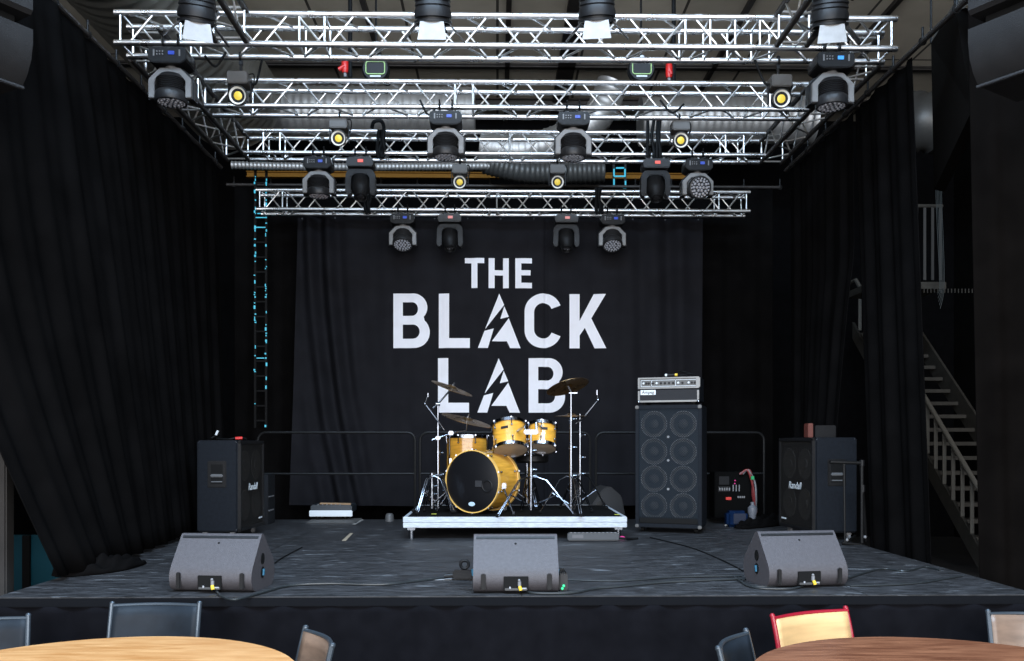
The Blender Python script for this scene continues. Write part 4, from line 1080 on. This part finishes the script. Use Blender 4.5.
# ================================================================== GUITAR CABS
def gcab(label, side, w, d, h, loc, rz):
    """local frame: grille face looks along side*X ; narrow side panel faces -Y"""
    t = thing('guitar_cabinet', label, 'amplifier cabinet', loc, rz, 'guitar cabinets turned to face each other')
    s = side
    b = MB(); b.box((-s * w / 2, d / 2, .07 + (h - .07) / 2), (w, d, h - .07), .014); b.build('cabinet', tolex, t)
    fr = MB(); x = s * .004
    for (cy, cz, sy, sz) in ((d / 2, h - .018, d, .03), (d / 2, .088, d, .03), (.014, h / 2 + .035, .028, h - .08), (d - .014, h / 2 + .035, .028, h - .08)): fr.box((x + s * .012, cy, cz), (.03, sy, sz), .004)
    fr.build('grille_frame', blk, t)
    for r_ in range(2):
        for c_ in range(2):
            M = Matrix.Translation((s * .004, d / 2 + (c_ - .5) * .34, .07 + (h - .07) / 2 + (r_ - .5) * .37)) @ rotm(0, s * PI / 2, 0)
            MB().lathe([(.145, 0), (.14, .006), (.12, .002), (.05, -.001), (.045, .006), (0, .01)], M, 32).build('speaker_cone', cone_m, t)
    # grille built in local XZ then turned
    g = MB().box((0, 0, 0), (d - .05, .004, h - .13)).build('grille', grille_gtr, t); g.rotation_euler = (0, 0, s * PI / 2); g.location = (s * .02, d / 2, .07 + (h - .07) / 2)
    Mt = Matrix.Translation((s * .03, d / 2, h * .515)) @ Matrix.Rotation(s * PI / 2, 4, 'Z') @ FACE
    pl_ = MB().box((0, 0, 0), (.21, .004, .006), 0, Matrix.Translation((s * .027, d / 2, h * .50)) @ Matrix.Rotation(s * PI / 2, 4, 'Z')).build('logo_underline', blk, t)
    text_mesh('Randall', .095, Mt, 'logo', whiteb, t, .001, .2, .0)
    MB().box((0, 0, 0), (.10, .004, .014), 0, Matrix.Translation((s * .028, d * .84, .155)) @ Matrix.Rotation(s * PI / 2, 4, 'Z')).build('maker_plate', whiteb, t)
    # recessed handle in the side panel (-Y)
    hx = -s * w * .5
    hd = MB().box((hx, -.002, h * .66), (.17, .012, .24), .02).build('handle_plate', blk, t)
    MB().box((hx, -.004, h * .66), (.12, .014, .19), .012).build('handle_recess', rubber, hd)
    MB().box((hx, -.012, h * .645), (.115, .02, .028), .008).box((hx, -.008, h * .585), (.11, .012, .02), .006).build('handle_bar', mat('handle_steel', (.09, .095, .10), .5), hd)
    b = MB()
    for xx in (-s * .02, -s * (w - .02)):
        for zz in (h - .02, .09): b.sph((xx, .008, zz), .008)
    b.build('corner_screw', greym, t)
    b = MB()
    for xx in (-s * .06, -s * (w - .06)):
        for yy in (.06, d - .06): b.cyl((xx - .012, yy, .032), (xx + .012, yy, .032), .032, 14).box((xx, yy, .06), (.04, .05, .02))
    b.build('caster', greym, t)
    return t
cl_ = G(237.5, 540)
gcab('left black guitar cabinet, handled side facing out', 1, .372, .72, .905, cl_, math.radians(-1.5))
cr_ = G(815.5, 541)
gcab('right black guitar cabinet, handled side facing out', -1, .395, .74, .93, cr_, math.radians(5))
# stuff on left cab
t = thing('cable_end', 'tangle of cable and plugs lying on top of the left guitar cabinet', 'cable', cl_ + Vector((-.3, .2, .905)))
MB().tube(smoothpath([(0, 0, .02), (.06, .03, .06), (.03, .06, .02), (.16, .02, .012), (.24, .05, .03), (.32, .02, .012)], 8), .008, 8).build('cable', cable_m, t)
MB().cyl((.22, 0, .018), (.28, .02, .022), .014, 10).build('red_plug', red, t)
MB().cyl((.04, 0, .05), (.06, .0, .09), .011, 10).build('pale_plug', whiteb, t)
t = thing('equipment_case', 'small red brown case lying behind the right guitar cabinet top', 'case', cr_ + Vector((.16, .62, .93)))
MB().box((0, 0, .07), (.05, .12, .14), .006).build('case', mat('red_brown_case', (.12, .03, .02), .5), t)
MB().box((.14, 0, .06), (.2, .15, .12), .006).build('dark_box', blk, t)
# second dark cabinet behind left cab
p = G(266, 527); t = thing('flight_case', 'tall dark grey flat case behind the left guitar cabinet', 'case', (P(267, 500, 9.55).x, 9.55, ST))
MB().box((0, 0, .27), (.10, .3, .54), .008).build('case', mat('dark_grey_case', (.014, .015, .017), .5, spec=.2), t)
MB().box((.052, -.02, .3), (.006, .2, .012)).box((.052, -.02, .15), (.006, .2, .012)).build('latch', greym, t)

# black A-frame stand beside right cab
a = G(862, 545)
t = thing('instrument_stand', 'black tubular stand in front of the right guitar cabinet', 'stand', (a.x, a.y, ST))
def S(px, py, dy=0): return P(px, py, a.y + dy) - Vector((a.x, a.y, ST))
b = MB().tube([S(862, 543), S(862, 463)], .014, 10); b.tube([S(866, 541, .15), S(861, 463)], .014, 10); b.build('upright', blk_metal, t)
MB().tube([S(830, 462), S(862, 463)], .016, 10).build('top_bar', blk_metal, t)
MB().tube([S(845, 544), S(844, 463)], .009, 8).build('upright', blk_metal, t)
MB().tube([S(842, 543), S(862, 545), S(878, 552, -.2)], .013, 8).tube([S(845, 544), S(855, 536, .3)], .012, 8).build('foot_bar', blk_metal, t)
MB().cyl(S(862, 460), S(862, 466), .022, 12).cyl(S(863, 485), S(863, 492), .018, 12).build('joint', blk, t)
MB().sph(S(847, 540), .014).sph(S(865, 537), .014).build('foot_knob', greym, t)

# ================================================================== FLOOR WEDGES
def wedge_proto():
    t = thing('monitor_wedge', 'x', 'loudspeaker', (0, 0, 0), 0, 'grey floor monitor wedges along the front of the stage')
    w = .50
    prof = [(.085, .0), (.05, .006), (.024, .022), (.007, .046), (-.001, .075), (.0, .105), (.010, .135), (.026, .163), (.155, .335), (.165, .345), (.185, .345), (.20, .335)]
    prof += [(.345, .17), (.365, .13), (.37, .08), (.35, .03), (.32, 0)]
    # smooth lower front
    b = MB(); b.prism([(y, z) for y, z in prof], -w / 2, w / 2, rotm(0, 0, PI / 2)); 
    bm = b.bm
    b.build('cabinet', wedge_m, t, smooth=50)
    # slope vector of back face
    v = Vector((0, .155, .215)).normalized(); nn = Vector((0, -v.z, v.y)); ang_ = -math.atan2(.155, .215)
    def onface(x, s, off=0): return Vector((x, 0, .12)) + v * s + nn * off
    MB().box(onface(0, .252, .001), (w - .03, .006, .018), .001, rotm(ang_, 0, 0)).build('top_strip', blk, t)
    MB().cyl(onface(0, .21, -.004), onface(0, .21, .003), .007, 12).build('mount_hole', rubber, t)
    b = MB()
    for x in (-.19, .145 + .05): 
        b.box((x, -.006, .075), (.028, .012, .10), .006)
    b.build('rubber_skid', blk, t)
    rc = MB().box((.0, -.004, .065), (.145, .01, .085), .003).build('connector_recess', rubber, t)
    MB().box((0, -.01, .03), (.13, .006, .014), .002).build('connector_plate', mat('plate_grey', (.05, .05, .05), .5), rc)
    MB().cyl((.02, -.012, .078), (.02, -.012, .05), .010, 10).build('plug', greym, rc)
    MB().cyl((.02, -.016, .05), (.028, -.022, .025), .010, 10).build('plug_ring', yel, rc)
    MB().sph((.018, -.014, .085), .008).build('plug_tip', greym, rc)
    b = MB().box((.045, -.012, .036), (.03, .004, .007)); b.box((-.035, -.012, .04), (.009, .004, .012)); b.build('marking', mat('pale_grey_print', (.33, .34, .36), .5), rc)
    for s in (-1, 1):
        hh = MB().lathe([(0, 0), (.035, 0), (.035, .004), (0, .004)], Matrix.Translation((s * w / 2, .17, .19)) @ rotm(0, s * PI / 2, 0) @ Matrix.Diagonal((1, .75, 1, 1)), 20)
        hh.lathe([(0, 0), (.035, 0), (.035, .004), (0, .004)], Matrix.Translation((s * w / 2, .17, .105)) @ rotm(0, s * PI / 2, 0) @ Matrix.Diagonal((1, .75, 1, 1)), 20)
        hh.build('handle', rubber, t)
        MB().cyl((s * (w / 2 + .004), .17, .085), (s * (w / 2 + .008), .17, .125), .008, 8).build('connector', mat('blue_connector', (.02, .12, .2), .4), t)
    return t
wp_ = wedge_proto()
wm = G(516, 594)
wp_.location = wm; wp_.scale = (1, 1, .96); wp_['label'] = 'centre grey floor monitor wedge at the stage front'
wl = G(210, 593); dup(wp_, 'left grey floor monitor wedge in front of the left guitar cabinet', wl, math.radians(-6)).scale = (1.0, 1.02, .96)
wr = G(809, 588); dup(wp_, 'right grey floor monitor wedge in front of the right guitar cabinet', wr, math.radians(8)).scale = (1.02, 1.02, .955)

# small box with green lights right of the centre wedge
g = G(563, 590); t = thing('power_box', 'small black box with two green lights beside the centre wedge', 'power box', g)
MB().box((0, .06, .05), (.05, .22, .10), .006).build('case', blk2, t)
b = MB()
for k in range(4): b.box((-.018 + k * .012, .06, .103), (.005, .2, .012))
b.build('fin', blk2, t)
MB().sph((-.008, -.055, .018), .008).sph((0.0, -.055, .034), .008).build('green_light', green_led, t)
g = G(463, 580); t = thing('cable_connector', 'black multi connector block left of the centre wedge', 'connector', g)
MB().box((0, 0, .035), (.13, .06, .06), .01).cyl((-.06, 0, .03), (-.12, 0, .025), .016, 10).build('body', blk, t)
MB().torus(Matrix.Translation((.01, 0, .10)) @ rotm(PI / 2, 0, 0), .026, .010, 20, 8).build('ring', blk, t)
g = G(593, 541); t = thing('power_strip', 'long dark power strip on the deck under the riser edge', 'power strip', g)
MB().box((0, 0, .04), (.46, .07, .07), .01, rotm(0, 0, 0)).build('case', mat('strip_case', (.05, .055, .06), .5), t)
b = MB()
for k in range(12): b.box((-.2 + k * .036, -.02, .077), (.012, .03, .006))
b.build('socket_mark', greym, t)
MB().box((-.14, -.036, .045), (.10, .003, .03)).build('label_plate', mat('grey_label', (.10, .10, .105), .5), t)
MB().tube(smoothpath([(.23, 0, .03), (.30, .0, .02), (.34, .06, .012), (.42, .1, .012)], 6), .01, 8).build('cable', cable_m, t)
g = G(622, 539.5); o = MB().sph((0, 0, 0), .012, (2.2, 1, 1)).build('connector_light', pink_led); o.location = g + Vector((0, 0, .02)); tag(o, 'small magenta cable tip on the deck by the right riser leg', 'connector')

# silver fronted flat box on deck left + board
g = G(331, 520); t = thing('mixer_box', 'flat black equipment box with white front edge on the deck', 'mixer', (g.x, g.y, ST))
gw = P(353, 515, g.y).x - P(310, 515, g.y).x
MB().box((0, .18, .125), (gw * .96, .36, .09), .012, rotm(.0, 0, 0)).build('body', mat('navy_black_case', (.02, .028, .036), .4), t)
MB().box((0, -.004, .075), (gw, .03, .07), .006).build('front_edge', whiteb, t)
MB().box((.03, .12, .18), (gw * .72, .14, .012), .003, rotm(0, .03, .12)).build('cardboard_sheet', cardb, t)
b = MB()
for x in (-.16, .16): b.cyl((x, .04, 0), (x, .04, .04), .02, 10).cyl((x, .3, 0), (x, .3, .09), .02, 10)
b.build('foot', rubber, t)
b = MB()
for k in range(6): b.cyl((-.15 + k * .05, .02, .165), (-.15 + k * .05, .02, .18), .008, 8)
b.build('knob', greym, t)
# taped marks on the deck
def decal(label, pts, z, m, name='tape_mark', cat='tape', r=None):
    b = MB(); bm = b.bm; vs = [bm.verts.new(G(x, y) + Vector((0, 0, z))) for x, y in pts]; f = bm.faces.new(vs); r_ = bmesh.ops.extrude_face_region(bm, geom=[f]); bmesh.ops.translate(bm, vec=(0, 0, -.002), verts=[q_ for q_ in r_['geom'] if isinstance(q_, bmesh.types.BMVert)]); bmesh.ops.recalc_face_normals(bm, faces=bm.faces)
    return tag(b.build(name, m, None, smooth=0), label, cat)
decal('pale tape strip slanting on the deck left of the riser', [(342, 541), (350, 533.5), (353, 533.5), (346, 541)], .004, mat('tan_tape', (.40, .33, .24), .6))
decal('curled pale tape near the white fronted box', [(352, 524.5), (362, 519.5), (364, 520), (355, 525)], .004, mat('grey_tape', (.30, .29, .27), .6))
decal('square grey board lying under the white fronted box', [(306, 523.5), (312, 519), (362, 518.5), (356, 523.5)], .004, mat('grey_board', (.10, .095, .09), .6), 'floor_board', 'board')
# power patch rack at right back
g = G(738, 519); t = thing('power_rack', 'black power distribution rack with switches right of the bass cabinet', 'rack', (g.x, 9.4, ST))
def R(px, py): q_ = P(px, py, 9.4) - Vector((g.x, 9.4, ST)); return q_
b = MB().box(R(734, 495) + Vector((0, .12, 0)), (.42, .24, .50), .008); b.build('case', mat('matte_black_rack', (.0035, .0035, .0035), .8, spec=.04), t)
MB().box(R(724, 480.5), (.11, .01, .09)).box(R(724, 489), (.13, .01, .06)).build('socket_panel', mat('panel_grey', (.016, .016, .017), .6, spec=.1), t)
b = MB()
for k in range(5): b.box(R(719.5 + k * 2.4, 489) + Vector((0, -.01, 0)), (.014, .01, .03))
for k in range(3): b.box(R(733 + k * 3, 488) + Vector((0, -.005, 0)), (.010, .01, .07))
for k in range(4): b.box(R(738 + k * 2, 497) + Vector((0, -.005, 0)), (.014, .01, .02))
b.build('switch', greym, t)
MB().box(R(728.5, 498.5), (.06, .02, .03), .003).build('red_switch', mat('red_rocker', (.4, .02, .015), .4, emit=(.5, .02, .01), estr=.35), t)
MB().box(R(735, 480.5), (.012, .012, .012)).box(R(734.7, 483.5), (.012, .012, .012)).build('pink_light', pink_led, t)
for i, (c_, off) in enumerate([((.35, .03, .03), 0), ((.2, .21, .22), .02), ((.25, .03, .03), -.015)]):
    MB().tube(smoothpath([R(740, 474) + Vector((off, -.03, 0)), R(746 + i, 470) + Vector((0, -.05, 0)), R(750 + i, 482) + Vector((off, -.07, 0)), R(752, 496) + Vector((off, -.08, 0)), R(753 + i, 512) + Vector((0, -.06, 0))], 8), .012, 8).build('wire', mat('wire_%d' % i, tuple(q * .5 for q in c_), .4), t)
MB().box(R(750, 477.5) + Vector((0, -.09, 0)), (.03, .02, .035)).build('green_connector', mat('green_plug', (.02, .35, .12), .4), t)
t = thing('tool_bag', 'blue nylon tool bag sitting in front of the power rack', 'bag', (P(736, 510, 9.1).x, 9.1, ST))
MB().box((0, 0, .085), (.22, .14, .17), .03, None, 3).build('body', bluebag, t)
MB().box((.02, -.072, .09), (.13, .01, .11), .006).build('pocket', mat('dark_nylon', (.01, .014, .03), .8), t)
MB().box((.09, -.075, .03), (.025, .008, .02)).build('yellow_tab', yel, t)
t = thing('plastic_bottle', 'small white grey bottle beside the blue tool bag', 'bottle', (P(752.5, 512, 9.1).x, 9.1, ST))
MB().lathe([(0, 0), (.035, 0), (.038, .02), (.038, .12), (.05, .16), (.048, .20), (.02, .23), (.02, .26), (0, .26)], None, 20).build('body', mat('bottle_grey', (.12, .125, .14), .4), t)
b = MB()
for k in range(4): b.cyl((k * .05, 0, .015), (k * .05 + .03, .02, .015), .013, 8)
o = b.build('loose_plug', whiteb); o.location = (P(722, 520, 9.3).x, 9.15, ST); tag(o, 'row of loose pale plugs on the deck before the power rack', 'plug')
heap('dark cloth heap on the deck right of the power rack', [G(738, 529), G(755, 527), G(776, 524), G(786, 520)], .13, .11, 5)
g = G(390, 521); o = MB().lathe([(0, 0), (.05, 0), (.045, .07), (.03, .09), (0, .09)], None, 16).build('floor_weight', mat('dull_grey', (.08, .08, .08), .5)); o.location = (g.x, 9.8, ST); tag(o, 'small grey round weight on the deck left of the riser', 'weight')

# cables along the stage front
def fcable(label, pts, r=.008, name='floor_cable', m=cable_m):
    P3 = [G(x, y) + Vector((0, 0, r + .001)) for x, y in pts]
    return tag(MB().tube(smoothpath(P3, 10), r, 8).build(name, m), label, 'cable')
cab2 = mat('grey_sheen_cable', (.02, .024, .026), .35)
fcable('cable leading from the left wedge across the stage front', [(216, 592), (222, 598), (236, 601), (262, 594), (290, 587), (330, 585), (380, 586), (420, 582), (452, 578)], m=cab2)
fcable('cable curling from the centre wedge to the right', [(522, 589), (530, 594), (552, 595), (575, 594), (596, 590), (620, 588), (660, 584), (700, 582), (745, 580)], m=cab2)
fcable('long cable running straight right from the centre wedge box', [(568, 581), (620, 582), (680, 578), (742, 577)], .006, m=cab2)
fcable('coiled cable left of the right wedge', [(735, 578), (745, 585), (760, 588), (782, 586), (770, 580), (752, 578), (742, 583), (756, 589), (790, 590), (803, 587)], .007, m=cab2)
fcable('cable running right from the right wedge to the stage edge', [(850, 587), (890, 586), (920, 584), (945, 580), (962, 577)], .006, m=cab2)
fcable('second cable along the right stage edge', [(846, 580), (880, 570), (905, 572), (925, 568), (940, 571)], .006, m=cab2)
fcable('thin cable running diagonally back to the right of the left wedge', [(262, 575), (280, 560), (302, 548)], .005)
fcable('thin cable running diagonally behind the right wedge', [(744, 572), (720, 560), (690, 548), (650, 538)], .005)
decal('white scuff tape left of the centre connector', [(428, 580.5), (430, 578.5), (452, 578), (452, 580)], .003, mat('scuff_white', (.32, .33, .34), .6))

# ================================================================== TABLES & CHAIRS
def table(label, c, R_, topm, edge):
    t = thing('round_table', label, 'table', (c[0], c[1], 0))
    MB().lathe([(0, .75), (R_ - .006, .75), (R_, .744), (R_, .728), (R_ - .01, .722), (0, .722)], None, 96).build('tabletop', topm, t)
    MB().lathe([(0, .72), (.22, .72), (.04, .66), (.035, .10), (0, .1)], None, 24).build('column', blk_metal, t)
    for k in range(4):
        a = PI / 4 + k * PI / 2; MB().tube([(0, 0, .12), (.3 * math.cos(a), .3 * math.sin(a), .06), (.42 * math.cos(a), .42 * math.sin(a), .02)], .02, 8).build('leg', blk_metal, t)
    return t
fL = G(160, 636, .75); fR = G(880, 636.5, .75)
tcl = (fL.x, fL.y - .84); tcr = (fR.x - .0, fR.y - .84)
table('light oak round table in the left foreground', tcl, .84, oak, None)
table('dark brown round table in the right foreground', tcr, .84, walnut, None)
def chair(label, x, y, rz, backm, tubem, top=.82, group=None, w=.42, tilt=0):
    """faces -Y; backrest at +Y"""
    t = thing('cafe_chair', label, 'chair', (x, y, 0), rz, group or 'chairs around the round tables')
    hw = w / 2
    for s in (-1, 1):
        MB().tube(smoothpath([(s * (hw + .01), .22, .012), (s * hw, .18, .42), (s * hw, .20, .60), (s * hw, .245, top)], 6), .013, 10).sph((s * hw, .247, top), .015, (1, 1, 1), 10).build('leg', tubem, t)
        MB().tube([(s * (hw + .01), -.22, .012), (s * hw, -.18, .43), (s * hw, .18, .43)], .012, 10).build('leg', tubem, t)
    b = MB(); bm = b.bm; n = 14; V = []
    for j in range(5):
        z = top - .27 + .26 * j / 4 ; row = []
        for i in range(n + 1):
            u = i / n; x_ = -hw + .008 + (w - .016) * u; y_ = .195 + .05 * (z - .60) / .22 + .045 * math.sin(PI * u); row.append(bm.verts.new((x_, y_, z - .0)))
        V.append(row)
    for j in range(4):
        for i in range(n): bm.faces.new((V[j][i], V[j][i + 1], V[j + 1][i + 1], V[j + 1][i]))
    b.build('backrest', backm, t, smooth=60, solid=.010)
    b = MB(); pts = [(-hw + w * i / 12, .195 + .05 * (top - .60) / .22 + .045 * math.sin(PI * i / 12), top - .012) for i in range(13)]
    b.tube(pts, .011, 8); b.build('top_rail', tubem, t)
    MB().prism([(-hw + .01, 0), (hw - .01, 0), (hw - .03, .016), (-hw + .03, .016)], -.21, .19, Matrix.Translation((0, 0, .44))).build('seat', backm, t)
    return t
c = P(154, 606, 4.72); chair('dark laminate chair between the left table and the stage', c.x, 4.50, 0, chair_m, tubeg, .81, w=.47)
c = P(2, 618, 4.4); chair('dark chair at the far left edge behind the oak table', c.x - .04, 4.22, math.radians(22), chair_m, tubeg, .79)
c = P(309, 632, 4.0); chair('dark chair at the right of the oak table, seen side on', c.x - .17, 3.86, math.radians(-62), chair_br, tubeg, .80)
c = P(812, 612, 4.75); chair('red framed chair with pale plywood back behind the brown table', c.x + .065, 4.46, math.radians(24), ply, redm, .765, w=.52)
c = P(735, 634, 4.0); chair('dark chair at the left of the brown table, seen side on', c.x + .18, 3.80, math.radians(58), chair_m, tubeg, .79)
c = P(1016, 615, 4.6); chair('dark framed chair with brown back at the far right edge', c.x + .03, 4.35, math.radians(-10), chair_br, tubeg, .775)

# ================================================================== LIGHT
wd = bpy.data.worlds.new('world'); SC.world = wd; wd.use_nodes = True
bg = wd.node_tree.nodes['Background']; bg.inputs[0].default_value = (.93, .96, 1.0, 1); bg.inputs[1].default_value = .50
def area(name, loc, target, sx, sy, power, col):
    l = bpy.data.lights.new(name, 'AREA'); l.shape = 'RECTANGLE'; l.size = sx; l.size_y = sy; l.energy = power; l.color = col
    o = bpy.data.objects.new(name, l); COL.objects.link(o); o.location = loc
    o.rotation_euler = (Vector(target) - Vector(loc)).to_track_quat('-Z', 'Y').to_euler(); return o
area('window_daylight', (0, -6.0, 3.6), (0, 10, 3.6), 16, 6.0, 2000, (.97, .97, 1.0))
area('skylight_daylight', (0, 1.9, 7.3), (0, 4.6, 0), 8, 2.2, 1350, (.55, .75, 1.0))

vs_ = SC.view_settings; vs_.view_transform = 'Standard'; vs_.look = 'None'; vs_.gamma = 1; vs_.use_curve_mapping = False; vs_.exposure = 0.12
